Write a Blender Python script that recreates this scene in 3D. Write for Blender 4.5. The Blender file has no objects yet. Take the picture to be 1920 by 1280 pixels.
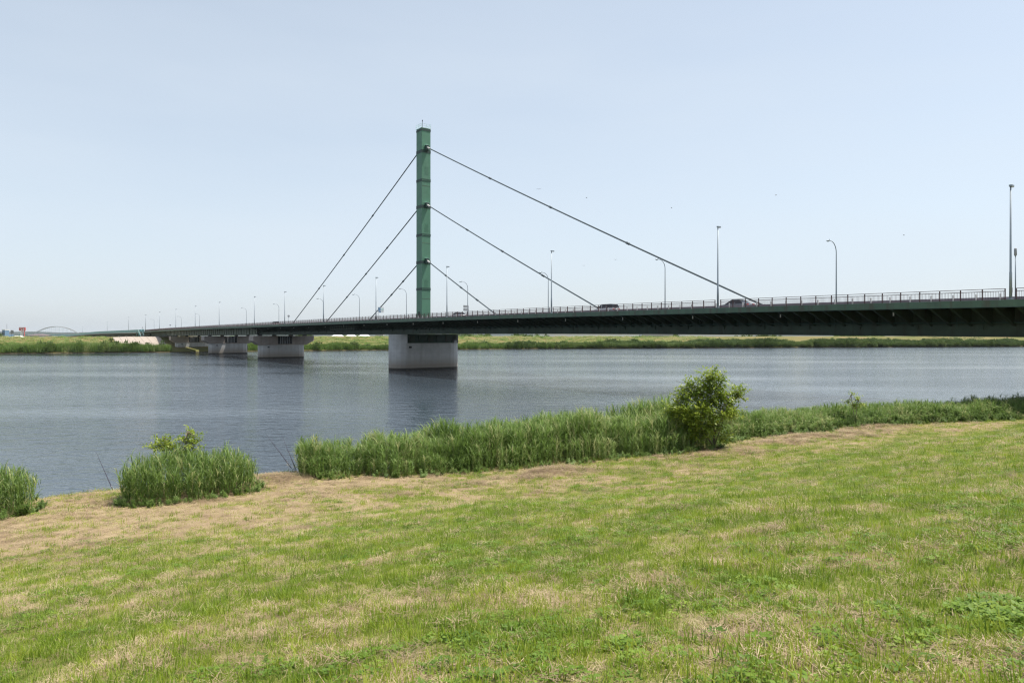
import bpy, math, random
import numpy as np
from mathutils import Vector, Matrix

random.seed(7)
RNG = np.random.default_rng(7)
SC = bpy.context.scene
COL = SC.collection

# ---------------------------------------------------------------- camera
F = 1320.0            # focal length in pixels of the 1920 px wide photograph
HORIZON = 629.0
CAMH = 8.1            # eye height above the river (z = 0)
cam_data = bpy.data.cameras.new('camera')
cam = bpy.data.objects.new('camera', cam_data)
COL.objects.link(cam)
cam.location = (0, 0, CAMH)
cam.rotation_euler = (math.radians(90), 0, 0)
cam_data.sensor_width = 36.0
cam_data.lens = F / 1920 * 36
cam_data.shift_y = -(640 - HORIZON) / 1920
cam_data.clip_start = 0.1
cam_data.clip_end = 30000
SC.camera = cam

# ---------------------------------------------------------------- light
SUN_DIR = Vector((0.385, 0.085, 0.92)).normalized()
sun_elev = math.asin(SUN_DIR.z)
sun_az = math.atan2(SUN_DIR.x, SUN_DIR.y)
world = bpy.data.worlds.new('World')
SC.world = world
world.use_nodes = True
wn, wl = world.node_tree.nodes, world.node_tree.links
wn.clear()
w_out = wn.new('ShaderNodeOutputWorld')
w_bg = wn.new('ShaderNodeBackground')
w_sky = wn.new('ShaderNodeTexSky')
w_sky.sky_type = 'NISHITA'
w_sky.sun_disc = False
w_sky.sun_elevation = sun_elev
w_sky.sun_rotation = sun_az
w_sky.altitude = 0
w_sky.air_density = 1.0
w_sky.dust_density = 1.4
w_sky.ozone_density = 1.5
w_hsv = wn.new('ShaderNodeHueSaturation')
w_hsv.inputs['Saturation'].default_value = 0.70
w_hsv.inputs['Hue'].default_value = 0.493
w_hsv.inputs['Value'].default_value = 1.15
wl.new(w_sky.outputs[0], w_hsv.inputs['Color'])
# thin veil of high cloud
w_tc = wn.new('ShaderNodeTexCoord')
w_map = wn.new('ShaderNodeMapping')
w_map.inputs['Scale'].default_value = (1.2, 1.2, 5.0)
w_no = wn.new('ShaderNodeTexNoise')
w_no.inputs['Scale'].default_value = 1.6
w_no.inputs['Detail'].default_value = 4
w_ra = wn.new('ShaderNodeMapRange')
w_ra.inputs[1].default_value = 0.35
w_ra.inputs[2].default_value = 0.75
w_ra.inputs[3].default_value = 0.60
w_ra.inputs[4].default_value = 0.90
w_mix = wn.new('ShaderNodeMix')
w_mix.data_type = 'RGBA'
wl.new(w_tc.outputs['Generated'], w_map.inputs['Vector'])
wl.new(w_map.outputs[0], w_no.inputs['Vector'])
wl.new(w_no.outputs[0], w_ra.inputs[0])
w_sep = wn.new('ShaderNodeSeparateXYZ')        # the veil thins towards the zenith
w_th = wn.new('ShaderNodeMapRange')
w_th.inputs[1].default_value = 0.0
w_th.inputs[2].default_value = 0.75
w_th.inputs[3].default_value = 1.0
w_th.inputs[4].default_value = 0.35
w_mul = wn.new('ShaderNodeMath')
w_mul.operation = 'MULTIPLY'
wl.new(w_tc.outputs['Generated'], w_sep.inputs[0])
wl.new(w_sep.outputs['Z'], w_th.inputs[0])
wl.new(w_ra.outputs[0], w_mul.inputs[0])
wl.new(w_th.outputs[0], w_mul.inputs[1])
wl.new(w_mul.outputs[0], w_mix.inputs[0])
wl.new(w_hsv.outputs[0], w_mix.inputs[6])
w_mix.inputs[7].default_value = (4.9, 5.5, 6.15, 1)
wl.new(w_mix.outputs[2], w_bg.inputs['Color'])
w_bg.inputs['Strength'].default_value = 0.117
wl.new(w_bg.outputs[0], w_out.inputs['Surface'])

sd = bpy.data.lights.new('sun', 'SUN')
sd.energy = 4.6
sd.angle = math.radians(0.6)
sd.color = (1.0, 0.95, 0.87)
sun = bpy.data.objects.new('sun', sd)
sun.rotation_euler = (-SUN_DIR).to_track_quat('-Z', 'Y').to_euler()
sun.location = (0, 0, 200)
COL.objects.link(sun)

vs = SC.view_settings
vs.view_transform = 'Standard'
vs.look = 'None'
vs.gamma = 1.0
vs.use_curve_mapping = False
vs.exposure = 0.38
SC.cycles.max_bounces = 6
SC.cycles.transparent_max_bounces = 6
SC.cycles.volume_bounces = 0
SC.cycles.use_denoising = True
SC.cycles.denoiser = 'OPENIMAGEDENOISE'
SC.cycles.denoising_input_passes = 'RGB_ALBEDO_NORMAL'
SC.cycles.denoising_prefilter = 'NONE'
SC.cycles.pixel_filter_type = 'BLACKMAN_HARRIS'
SC.cycles.filter_width = 1.25

# ---------------------------------------------------------------- frames of reference
A = math.atan2(960 + 6, F)         # the bridge runs along this azimuth, to the left of the view
SA, CA = math.sin(A), math.cos(A)


def ST(s, t, z=0.0):
    """s metres along the bridge (away from the viewer), t metres across (to the right)."""
    return Vector((-SA * s + CA * t, CA * s + SA * t, z))


def to_st(x, y):
    return -SA * x + CA * y, CA * x + SA * y


def pix(px, py, Y):
    return Vector(((px - 960) / F * Y, Y, CAMH - (py - HORIZON) / F * Y))


def smooth_interp(x, xs, ys):
    """monotone-ish cubic (pchip-like) interpolation, numpy only"""
    xs, ys = np.asarray(xs, float), np.asarray(ys, float)
    x = np.clip(np.asarray(x, float), xs[0], xs[-1])
    h = np.diff(xs); d = np.diff(ys) / h
    m = np.zeros_like(ys); m[1:-1] = (d[:-1] * h[1:] + d[1:] * h[:-1]) / (h[:-1] + h[1:]); m[0] = d[0]; m[-1] = d[-1]
    i = np.clip(np.searchsorted(xs, x) - 1, 0, len(h) - 1)
    u = (x - xs[i]) / h[i]
    return ((1 + 2 * u) * (1 - u) ** 2 * ys[i] + u * (1 - u) ** 2 * h[i] * m[i]
            + u * u * (3 - 2 * u) * ys[i + 1] + u * u * (u - 1) * h[i] * m[i + 1])


def vnoise(x, y, seed=0):
    """smooth value noise in 0..1"""
    x = np.asarray(x, float); y = np.asarray(y, float)
    xi, yi = np.floor(x).astype(np.int64), np.floor(y).astype(np.int64)
    fx, fy = x - xi, y - yi
    fx, fy = fx * fx * (3 - 2 * fx), fy * fy * (3 - 2 * fy)

    def hsh(a, b):
        n = (a * 374761393 + b * 668265263 + seed * 1442695041) & 0xffffffff
        n = ((n ^ (n >> 13)) * 1274126177) & 0xffffffff
        return ((n ^ (n >> 16)) & 0xffff) / 65535.0
    return (hsh(xi, yi) * (1 - fx) + hsh(xi + 1, yi) * fx) * (1 - fy) + (hsh(xi, yi + 1) * (1 - fx) + hsh(xi + 1, yi + 1) * fx) * fy


def fbm(x, y, seed=0, octaves=4):
    v, a, tot = 0, 1.0, 0
    for k in range(octaves):
        v = v + a * vnoise(x * 2 ** k, y * 2 ** k, seed + 17 * k); tot += a; a *= 0.55
    return v / tot


# ---------------------------------------------------------------- materials
def new_mat(name):
    m = bpy.data.materials.new(name)
    m.use_nodes = True
    nt = m.node_tree
    b = nt.nodes['Principled BSDF']
    return m, nt, b


def N(nt, kind, **kw):
    n = nt.nodes.new(kind)
    for k, v in kw.items():
        if k.startswith('i_'):
            n.inputs[k[2:].replace('_', ' ')].default_value = v
        else:
            setattr(n, k, v)
    return n


def ramp(nt, fac, stops):
    r = nt.nodes.new('ShaderNodeValToRGB')
    cr = r.color_ramp
    while len(cr.elements) < len(stops):
        cr.elements.new(0.5)
    for e, (p, c) in zip(cr.elements, stops):
        e.position = p
        e.color = (*c, 1)
    nt.links.new(fac, r.inputs[0])
    return r.outputs[0]


def painted(name, col, rough=0.5, metal=0.0, var=0.25, scale=0.6, streak=None, bump=0.0):
    """paint / concrete / steel with uneven weathering and, if asked, vertical streaks of another colour"""
    m, nt, b = new_mat(name)
    geo = N(nt, 'ShaderNodeNewGeometry')
    n1 = N(nt, 'ShaderNodeTexNoise', i_Scale=scale, i_Detail=6.0, i_Roughness=0.6)
    nt.links.new(geo.outputs['Position'], n1.inputs['Vector'])
    lo = tuple(c * (1 - var) for c in col)
    hi = tuple(min(1, c * (1 + var)) for c in col)
    c = ramp(nt, n1.outputs[0], [(0.3, lo), (0.7, hi)])
    if streak:
        mp = N(nt, 'ShaderNodeMapping')
        mp.inputs['Scale'].default_value = (1.3, 1.3, 0.09)
        n2 = N(nt, 'ShaderNodeTexNoise', i_Scale=1.0, i_Detail=5.0)
        nt.links.new(geo.outputs['Position'], mp.inputs['Vector'])
        nt.links.new(mp.outputs[0], n2.inputs['Vector'])
        f = N(nt, 'ShaderNodeMapRange')
        f.inputs[1].default_value = 0.52
        f.inputs[2].default_value = 0.72
        f.inputs[4].default_value = streak[1]
        nt.links.new(n2.outputs[0], f.inputs[0])
        mx = N(nt, 'ShaderNodeMix', data_type='RGBA')
        nt.links.new(f.outputs[0], mx.inputs[0])
        nt.links.new(c, mx.inputs[6])
        mx.inputs[7].default_value = (*streak[0], 1)
        c = mx.outputs[2]
    nt.links.new(c, b.inputs['Base Color'])
    b.inputs['Roughness'].default_value = rough
    b.inputs['Metallic'].default_value = metal
    if bump:
        bn = N(nt, 'ShaderNodeBump', i_Strength=bump, i_Distance=0.03)
        nt.links.new(n1.outputs[0], bn.inputs['Height'])
        nt.links.new(bn.outputs[0], b.inputs['Normal'])
    return m


def leaf_mat(name, stops, src='INSTANCER', trans=0.42, rough=0.55):
    """blade / leaf: colour picked per plant by the attribute tint, light shines partly through"""
    m, nt, b = new_mat(name)
    at = N(nt, 'ShaderNodeAttribute', attribute_type=src, attribute_name='tint')
    c = ramp(nt, at.outputs['Fac'], stops)
    b.inputs['Roughness'].default_value = rough
    b.inputs['Specular IOR Level'].default_value = 0.35
    nt.links.new(c, b.inputs['Base Color'])
    tr = N(nt, 'ShaderNodeBsdfTranslucent')
    nt.links.new(c, tr.inputs['Color'])
    mx = N(nt, 'ShaderNodeMixShader')
    mx.inputs[0].default_value = trans
    nt.links.new(b.outputs[0], mx.inputs[1])
    nt.links.new(tr.outputs[0], mx.inputs[2])
    nt.links.new(mx.outputs[0], nt.nodes['Material Output'].inputs['Surface'])
    return m


M = {}
M['green'] = painted('pylon green paint', (0.080, 0.205, 0.130), 0.55, var=0.10, scale=0.35, streak=((0.12, 0.23, 0.17), 0.4))
M['green_dark'] = painted('dark green steel', (0.020, 0.050, 0.040), 0.6, var=0.2, scale=1.0)
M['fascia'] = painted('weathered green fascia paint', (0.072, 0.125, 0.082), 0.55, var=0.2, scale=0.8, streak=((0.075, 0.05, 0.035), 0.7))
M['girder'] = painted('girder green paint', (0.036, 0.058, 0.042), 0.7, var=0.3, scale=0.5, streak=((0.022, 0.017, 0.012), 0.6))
M['girder_light'] = painted('girder paint lightened for less shade', (0.10, 0.13, 0.095), 0.55, var=0.25, scale=0.5, streak=((0.10, 0.075, 0.055), 0.5))  # girder green made lighter to put the approach spans' lesser shade into the colour
M['rail'] = painted('brown railing paint', (0.075, 0.032, 0.030), 0.5, var=0.25, scale=2.0)
M['grey_rail'] = painted('galvanised guard rail', (0.30, 0.27, 0.29), 0.5, 0.2, var=0.15)
M['white_post'] = painted('white post paint', (0.72, 0.70, 0.66), 0.5, var=0.1)
M['asphalt'] = painted('asphalt', (0.055, 0.055, 0.056), 0.9, var=0.25, scale=1.5)
M['lamp'] = painted('lamp pole grey', (0.27, 0.31, 0.34), 0.42, 0.35, var=0.08)
M['cable'] = painted('cable wrap', (0.11, 0.135, 0.145), 0.45, 0.2, var=0.12)
M['pale'] = painted('pale cyan paint', (0.55, 0.72, 0.70), 0.5, var=0.08)
M['teal'] = painted('teal paint', (0.13, 0.32, 0.33), 0.5, var=0.12, scale=0.3)
M['white'] = painted('white paint', (0.75, 0.76, 0.76), 0.5, var=0.05)
M['red'] = painted('red paint', (0.50, 0.13, 0.13), 0.5, var=0.1)
M['blue'] = painted('blue paint', (0.15, 0.25, 0.37), 0.5, var=0.1)
M['grey'] = painted('grey paint', (0.30, 0.31, 0.32), 0.5, var=0.1)
M['dark'] = painted('opening shade and dark parts', (0.018, 0.02, 0.022), 0.7, var=0.2)  # near-black painted in as shade of openings; also serves plain dark parts
M['brown_roof'] = painted('brown roof', (0.15, 0.115, 0.115), 0.7, var=0.15, scale=0.2)
M['beige'] = painted('pale concrete slab', (0.40, 0.335, 0.275), 0.85, var=0.10, scale=0.5)
M['hill'] = painted('wooded hill', (0.028, 0.044, 0.034), 0.9, var=0.3, scale=0.006)
M['bark'] = painted('grey bark', (0.20, 0.165, 0.12), 0.9, var=0.3, scale=6, bump=0.4)
M['rubber'] = painted('rubber', (0.02, 0.02, 0.02), 0.8, var=0.1)
M['carbon'] = painted('rod blank', (0.05, 0.045, 0.06), 0.35, var=0.1)
m, nt, b = new_mat('car glass')
b.inputs['Base Color'].default_value = (0.02, 0.025, 0.03, 1)
b.inputs['Roughness'].default_value = 0.06
M['glass'] = m
for nm, c in (('car_white', (0.75, 0.75, 0.75)), ('car_dark', (0.16, 0.17, 0.19)), ('tail', (0.5, 0.02, 0.02))):
    m, nt, b = new_mat(nm + ' paint')
    b.inputs['Base Color'].default_value = (*c, 1)
    b.inputs['Roughness'].default_value = 0.25
    b.inputs['Coat Weight'].default_value = 0.5
    M[nm] = m


def concrete(name, col, joint=True):
    """pier concrete: formwork joints, tide stain low down, wet foot"""
    m, nt, b = new_mat(name)
    geo = N(nt, 'ShaderNodeNewGeometry')
    tc = N(nt, 'ShaderNodeTexCoord')
    n1 = N(nt, 'ShaderNodeTexNoise', i_Scale=0.5, i_Detail=8.0, i_Roughness=0.65)
    nt.links.new(geo.outputs['Position'], n1.inputs['Vector'])
    c = ramp(nt, n1.outputs[0], [(0.25, tuple(x * 0.78 for x in col)), (0.75, tuple(x * 1.15 for x in col))])
    mp = N(nt, 'ShaderNodeMapping')
    mp.inputs['Scale'].default_value = (0.9, 0.9, 0.07)
    n2 = N(nt, 'ShaderNodeTexNoise', i_Scale=1.0, i_Detail=5.0)
    nt.links.new(geo.outputs['Position'], mp.inputs['Vector'])
    nt.links.new(mp.outputs[0], n2.inputs['Vector'])
    st = N(nt, 'ShaderNodeMapRange')
    st.inputs[1].default_value = 0.5; st.inputs[2].default_value = 0.75; st.inputs[4].default_value = 0.55
    nt.links.new(n2.outputs[0], st.inputs[0])
    mx = N(nt, 'ShaderNodeMix', data_type='RGBA')
    nt.links.new(st.outputs[0], mx.inputs[0]); nt.links.new(c, mx.inputs[6])
    mx.inputs[7].default_value = (col[0] * 0.6, col[1] * 0.56, col[2] * 0.52, 1)
    # tide marks by height above water, edge broken by noise
    sep = N(nt, 'ShaderNodeSeparateXYZ')
    nt.links.new(geo.outputs['Position'], sep.inputs[0])
    ad = N(nt, 'ShaderNodeMath', operation='MULTIPLY_ADD')
    nt.links.new(n1.outputs[0], ad.inputs[0]); ad.inputs[1].default_value = -1.6
    nt.links.new(sep.outputs['Z'], ad.inputs[2])
    t1 = N(nt, 'ShaderNodeMapRange')
    t1.inputs[1].default_value = 2.3; t1.inputs[2].default_value = 0.2; t1.inputs[4].default_value = 0.85
    nt.links.new(ad.outputs[0], t1.inputs[0])
    mx2 = N(nt, 'ShaderNodeMix', data_type='RGBA')
    nt.links.new(t1.outputs[0], mx2.inputs[0]); nt.links.new(mx.outputs[2], mx2.inputs[6])
    mx2.inputs[7].default_value = (col[0] * 0.55, col[1] * 0.47, col[2] * 0.38, 1)
    t2 = N(nt, 'ShaderNodeMapRange')
    t2.inputs[1].default_value = 0.55; t2.inputs[2].default_value = 0.35; t2.inputs[4].default_value = 0.9
    nt.links.new(sep.outputs['Z'], t2.inputs[0])
    mx3 = N(nt, 'ShaderNodeMix', data_type='RGBA')
    nt.links.new(t2.outputs[0], mx3.inputs[0]); nt.links.new(mx2.outputs[2], mx3.inputs[6])
    mx3.inputs[7].default_value = (0.028, 0.024, 0.02, 1)
    # formwork joints: fine relief lines in the bridge's own axes
    br = N(nt, 'ShaderNodeTexBrick', offset=0.0, squash=1.0)
    br.inputs['Scale'].default_value = 1.0
    br.inputs['Mortar Size'].default_value = 0.02
    br.inputs['Brick Width'].default_value = 1.5
    br.inputs['Row Height'].default_value = 1.0
    br.inputs['Color1'].default_value = (1, 1, 1, 1); br.inputs['Color2'].default_value = (0.93, 0.93, 0.93, 1)
    br.inputs['Mortar'].default_value = (0.62, 0.6, 0.58, 1)
    cx = N(nt, 'ShaderNodeSeparateXYZ'); cy = N(nt, 'ShaderNodeCombineXYZ')
    ad2 = N(nt, 'ShaderNodeMath', operation='ADD')
    nt.links.new(tc.outputs['Object'], cx.inputs[0])
    nt.links.new(cx.outputs['X'], ad2.inputs[0]); nt.links.new(cx.outputs['Y'], ad2.inputs[1])
    nt.links.new(ad2.outputs[0], cy.inputs['X']); nt.links.new(cx.outputs['Z'], cy.inputs['Y'])
    nt.links.new(cy.outputs[0], br.inputs['Vector'])
    mul = N(nt, 'ShaderNodeMix', data_type='RGBA', blend_type='MULTIPLY')
    mul.inputs[0].default_value = 0.55 if joint else 0.0
    nt.links.new(mx3.outputs[2], mul.inputs[6]); nt.links.new(br.outputs[0], mul.inputs[7])
    nt.links.new(mul.outputs[2], b.inputs['Base Color'])
    b.inputs['Roughness'].default_value = 0.85
    bn = N(nt, 'ShaderNodeBump', i_Strength=0.25, i_Distance=0.03)
    nt.links.new(n1.outputs[0], bn.inputs['Height'])
    nt.links.new(bn.outputs[0], b.inputs['Normal'])
    return m


M['concrete'] = concrete('pier concrete', (0.50, 0.495, 0.49))
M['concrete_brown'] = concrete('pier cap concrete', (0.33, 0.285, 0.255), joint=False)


# ---------------------------------------------------------------- mesh helpers
class MB:
    def __init__(self):
        self.v, self.f, self.tint = [], [], None

    def add(self, verts, faces):
        o = len(self.v)
        self.v.extend([tuple(p) for p in verts])
        self.f.extend([tuple(i + o for i in q) for q in faces])
        return self

    def box(self, x0, x1, y0, y1, z0, z1):
        v = [(x, y, z) for z in (z0, z1) for y in (y0, y1) for x in (x0, x1)]
        return self.add(v, [(0, 2, 3, 1), (4, 5, 7, 6), (0, 1, 5, 4), (2, 6, 7, 3), (0, 4, 6, 2), (1, 3, 7, 5)])

    def prism(self, poly, z0, z1, f=None):
        """closed prism over a counter-clockwise outline; f maps (a, b, c) to a point"""
        f = f or (lambda a, b, c: (a, b, c))
        n = len(poly)
        v = [f(p[0], p[1], z0) for p in poly] + [f(p[0], p[1], z1) for p in poly]
        q = [(i, (i + 1) % n, n + (i + 1) % n, n + i) for i in range(n)]
        return self.add(v, q + [tuple(range(n - 1, -1, -1)), tuple(range(n, 2 * n))])

    def tube(self, pts, radii, n=8, cap=True):
        pts = [Vector(p) for p in pts]
        rings = []
        up = None
        for i, p in enumerate(pts):
            d = (pts[min(i + 1, len(pts) - 1)] - pts[max(i - 1, 0)]).normalized()
            if up is None:
                up = Vector((0, 0, 1)) if abs(d.z) < 0.9 else Vector((1, 0, 0))
            a = d.cross(up).normalized()
            b2 = d.cross(a).normalized()
            up = -b2 if False else up
            r = radii[i] if hasattr(radii, '__len__') else radii
            rings.append([p + (a * math.cos(2 * math.pi * k / n) + b2 * math.sin(2 * math.pi * k / n)) * r for k in range(n)])
        v = [q for r in rings for q in r]
        f = []
        for i in range(len(pts) - 1):
            for k in range(n):
                f.append((i * n + k, i * n + (k + 1) % n, (i + 1) * n + (k + 1) % n, (i + 1) * n + k))
        if cap:
            f.append(tuple(range(n - 1, -1, -1)))
            f.append(tuple((len(pts) - 1) * n + k for k in range(n)))
        return self.add(v, f)

    def sweep(self, sec, ss, zf):
        """cross-section [(t, dz)] swept along s with height zf(s); bridge-local axes (t, s, z)"""
        n = len(sec)
        v = []
        for s in ss:
            z = float(zf(s))
            v.extend([(t, s, z + dz) for t, dz in sec])
        f = []
        for i in range(len(ss) - 1):
            for k in range(n):
                f.append((i * n + k, i * n + (k + 1) % n, (i + 1) * n + (k + 1) % n, (i + 1) * n + k))
        f.append(tuple(range(n - 1, -1, -1)))
        f.append(tuple((len(ss) - 1) * n + k for k in range(n)))
        return self.add(v, f)

    def mesh(self, name, mat=None, smooth=False):
        me = bpy.data.meshes.new(name)
        me.from_pydata(self.v, [], self.f)
        if mat is not None:
            me.materials.append(M[mat] if isinstance(mat, str) else mat)
        if smooth:
            me.polygons.foreach_set('use_smooth', [True] * len(me.polygons))
        me.update()
        return me

    def build(self, name, mat, parent=None, smooth=False):
        return link(name, self.mesh(name, mat, smooth), parent)


def link(name, me, parent=None, loc=None, rotz=None):
    o = bpy.data.objects.new(name, me)
    COL.objects.link(o)
    if parent is not None:
        o.parent = parent
    if loc is not None:
        o.location = loc
    if rotz is not None:
        o.rotation_euler = (0, 0, rotz)
    return o


def tag(o, label=None, cat=None, group=None, kind=None):
    if label: o['label'] = label
    if cat: o['category'] = cat
    if group: o['group'] = group
    if kind: o['kind'] = kind
    return o


def empty(name, loc=(0, 0, 0), rotz=0.0):
    o = bpy.data.objects.new(name, None)
    o.empty_display_size = 0.5
    COL.objects.link(o)
    o.location = loc
    o.rotation_euler = (0, 0, rotz)
    return o


def copy_tree(o, parent=None):
    c = o.copy()
    COL.objects.link(c)
    c.parent = parent
    for ch in list(o.children):
        copy_tree(ch, c)
    return c


def np_mesh(name, V, Fa, mat, tint=None):
    """fast mesh from numpy: V (n,3), Fa (m,k) with one k"""
    me = bpy.data.meshes.new(name)
    V = np.asarray(V, np.float32); Fa = np.asarray(Fa, np.int32)
    k = Fa.shape[1]
    me.vertices.add(len(V)); me.vertices.foreach_set('co', V.ravel())
    me.loops.add(Fa.size); me.loops.foreach_set('vertex_index', Fa.ravel())
    me.polygons.add(len(Fa))
    me.polygons.foreach_set('loop_start', np.arange(0, Fa.size, k, dtype=np.int32))
    me.polygons.foreach_set('loop_total', np.full(len(Fa), k, np.int32))
    if mat is not None:
        me.materials.append(M[mat] if isinstance(mat, str) else mat)
    if tint is not None:
        a = me.attributes.new('tint', 'FLOAT', 'POINT')
        a.data.foreach_set('value', np.asarray(tint, np.float32))
    me.update(calc_edges=True)
    me.validate()
    return me


# ---------------------------------------------------------------- scatter: one stuff object, many small plants
def scatter(name, P, R, S, I, T, coll, label, cat):
    me = bpy.data.meshes.new(name)
    n = len(P)
    me.vertices.add(n)
    me.vertices.foreach_set('co', np.asarray(P, np.float32).ravel())
    for an, ty, key, dat in (('rot', 'FLOAT_VECTOR', 'vector', R), ('scl', 'FLOAT_VECTOR', 'vector', S), ('pick', 'INT', 'value', I), ('tint', 'FLOAT', 'value', T)):
        a = me.attributes.new(an, ty, 'POINT')
        a.data.foreach_set(key, np.ascontiguousarray(dat, np.int32 if ty == 'INT' else np.float32).ravel())
    o = link(name, me)
    ng = bpy.data.node_groups.new(name, 'GeometryNodeTree')
    ng.interface.new_socket('Geometry', in_out='INPUT', socket_type='NodeSocketGeometry')
    ng.interface.new_socket('Geometry', in_out='OUTPUT', socket_type='NodeSocketGeometry')
    nn, ll = ng.nodes, ng.links
    gi, go = nn.new('NodeGroupInput'), nn.new('NodeGroupOutput')
    ci = nn.new('GeometryNodeCollectionInfo')
    ci.inputs['Collection'].default_value = coll
    ci.inputs['Separate Children'].default_value = True
    ci.inputs['Reset Children'].default_value = True
    iop = nn.new('GeometryNodeInstanceOnPoints')
    iop.inputs['Pick Instance'].default_value = True

    def attr(nm, ty):
        a = nn.new('GeometryNodeInputNamedAttribute')
        a.data_type = ty
        a.inputs['Name'].default_value = nm
        return a.outputs['Attribute']
    er = nn.new('FunctionNodeEulerToRotation')
    ll.new(attr('rot', 'FLOAT_VECTOR'), er.inputs[0])
    ll.new(gi.outputs[0], iop.inputs['Points'])
    ll.new(ci.outputs[0], iop.inputs['Instance'])
    ll.new(attr('pick', 'INT'), iop.inputs['Instance Index'])
    ll.new(er.outputs[0], iop.inputs['Rotation'])
    ll.new(attr('scl', 'FLOAT_VECTOR'), iop.inputs['Scale'])
    ll.new(iop.outputs[0], go.inputs[0])
    md = o.modifiers.new('scatter', 'NODES')
    md.node_group = ng
    tag(o, label, cat, kind='stuff')
    return o


def variants(name, meshes):
    c = bpy.data.collections.new(name)
    for i, me in enumerate(meshes):
        o = bpy.data.objects.new('%s_%02d' % (name, i), me)
        c.objects.link(o)
    return c


def blade_set(blades, mat, segs=2, name='blades', tint=None):
    """blades: list of (base xyz, azimuth, lean 0..1, length, width, droop); ribbons that taper to a tip"""
    V, Fq = [], []
    for (bx, by, bz, az, lean, ln, w, droop) in blades:
        ca, sa = math.cos(az), math.sin(az)
        o = len(V)
        p = np.array([bx, by, bz], float)
        ang = lean
        st = ln / segs
        for k in range(segs + 1):
            u = k / segs
            ww = w * (1 - 0.92 * u ** 1.6) * (0.6 + 0.4 * min(1, u * 4 + 0.3)) * 0.5
            V.append((p[0] - sa * ww, p[1] + ca * ww, p[2]))
            V.append((p[0] + sa * ww, p[1] - ca * ww, p[2]))
            p = p + st * np.array([ca * math.sin(ang), sa * math.sin(ang), math.cos(ang)])
            ang += droop / segs
        for k in range(segs):
            a = o + 2 * k
            Fq.append((a, a + 1, a + 3, a + 2))
    return np_mesh(name, V, Fq, mat, tint)


def leaf_faces(P, D, U, L, W):
    """pointed leaves: base P, direction D, up U, length L, width W (all arrays) -> verts, quads (two per leaf, folded)"""
    P, D, U = map(lambda a: np.asarray(a, float), (P, D, U))
    Sd = np.cross(D, U); Sd /= np.linalg.norm(Sd, axis=1, keepdims=True) + 1e-9
    Un = np.cross(Sd, D)
    L = L[:, None]; W = W[:, None]
    b0 = P; tip = P + D * L - Un * L * 0.12
    l = P + D * L * 0.45 + Sd * W * 0.5 + Un * W * 0.12
    r = P + D * L * 0.45 - Sd * W * 0.5 + Un * W * 0.12
    mid = P + D * L * 0.5
    V = np.stack([b0, r, tip, l, mid], 1).reshape(-1, 3)
    k = np.arange(len(P))[:, None] * 5
    Fq = np.concatenate([k + np.array([[0, 1, 2, 4]]), k + np.array([[0, 4, 2, 3]])])
    return V, Fq


# ================================================================= GROUND
def shore_near(t):
    t = np.asarray(t, float)
    return 40.2 - 3.2 / (1 + np.exp(-(t - 15.5) / 1.5)) - np.interp(t, [40, 55, 70, 84, 110, 200, 1000], [0, 2.2, 5.2, 8.2, 14, 25, 60]) + 0.7 * (vnoise(t * 0.25, t * 0 + 3.3, 5) - 0.5)


FAR_T = [-9000, -400, 5, 63, 150, 263, 420, 593, 700, 1000, 9000]
FAR_S = [430, 402, 386, 374, 362, 337, 275, 200, 175, 160, 160]


def shore_far(t):
    return np.interp(t, FAR_T, FAR_S) + 3.0 * (vnoise(np.asarray(t) * 0.05, np.asarray(t) * 0 + 7.7, 9) - 0.5)


def ground_z(s, t):
    s, t = np.asarray(s, float), np.asarray(t, float)
    d = shore_near(t) - s
    near = np.interp(d, [-60, -6, 0, 1.2, 4, 9, 16, 40, 47, 60, 90, 120], [-4, -2.5, 0.0, 0.62, 0.9, 1.1, 1.62, 6.55, 7.75, 7.8, 5.2, 4.5])
    e = s - shore_far(t)
    far = np.interp(e, [-60, -6, 0, 1.5, 12, 28, 56, 63, 90, 150, 4000, 9000], [-4, -2.5, 0, 0.9, 1.3, 1.9, 7.4, 7.4, 4.2, 4.0, 4.0, 4.0])
    return np.where(s < 100, near, far)


def near_mound(x, y):
    """small unevenness of the mown bank"""
    return 0.09 * (fbm(x * 0.6, y * 0.6, 3) - 0.5) + 0.22 * (fbm(x * 0.12, y * 0.12, 11) - 0.5)


def hay_zone(x, y):
    s, t = to_st(x, y)
    h = np.exp(-((s - 26.0) / 1.9) ** 2 - ((t - 46) / 12.0) ** 2) + .7 * np.exp(-((s - 27.5) / 1.2) ** 2 - ((t - 22) / 5.0) ** 2)
    h = h + .8 * np.exp(-((s - 35.5) / 1.6) ** 2 - ((t - 11.4) / 1.4) ** 2)
    return np.clip(h * np.clip((fbm(x * .5, y * .9, 181, 3) - .40) * 5, 0, 1), 0, 1)


def gz(x, y):
    s, t = to_st(x, y)
    z = ground_z(s, t)
    return z + np.where(z > 0.3, near_mound(x, y) + hay_zone(x, y) * (.06 + .34 * fbm(x * .9, y * 1.2, 183, 2)), 0) * (np.asarray(s) < 100)


def dryness(x, y):
    """0 green .. 1 straw, shared by the ground colour and by what grows on it"""
    s, t = to_st(x, y)
    f = fbm(x * 0.22, y * 0.22, 21, 4)
    fine = fbm(x * 1.35, y * 1.35, 31, 3)
    v = 0.44 + 0.6 * (f - 0.5) + 1.35 * (fine - 0.5)
    berm = np.exp(-((s - 30.0) / 4.0) ** 2)
    v = v + berm * np.where(t < 16, 0.30, 0.06)
    v = v + berm * 1.1 * (fbm(x * .5 + 9, y * .9, 171, 3) - .5)
    v = v + 0.38 * (s > 30.5) * (t < 17)
    v = v + 0.5 * hay_zone(x, y)
    v = v - (0.07 + 0.08 * np.clip((t - 4) / 12, 0, 1)) * (s < 20)
    return np.clip(v, 0, 1)


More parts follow.
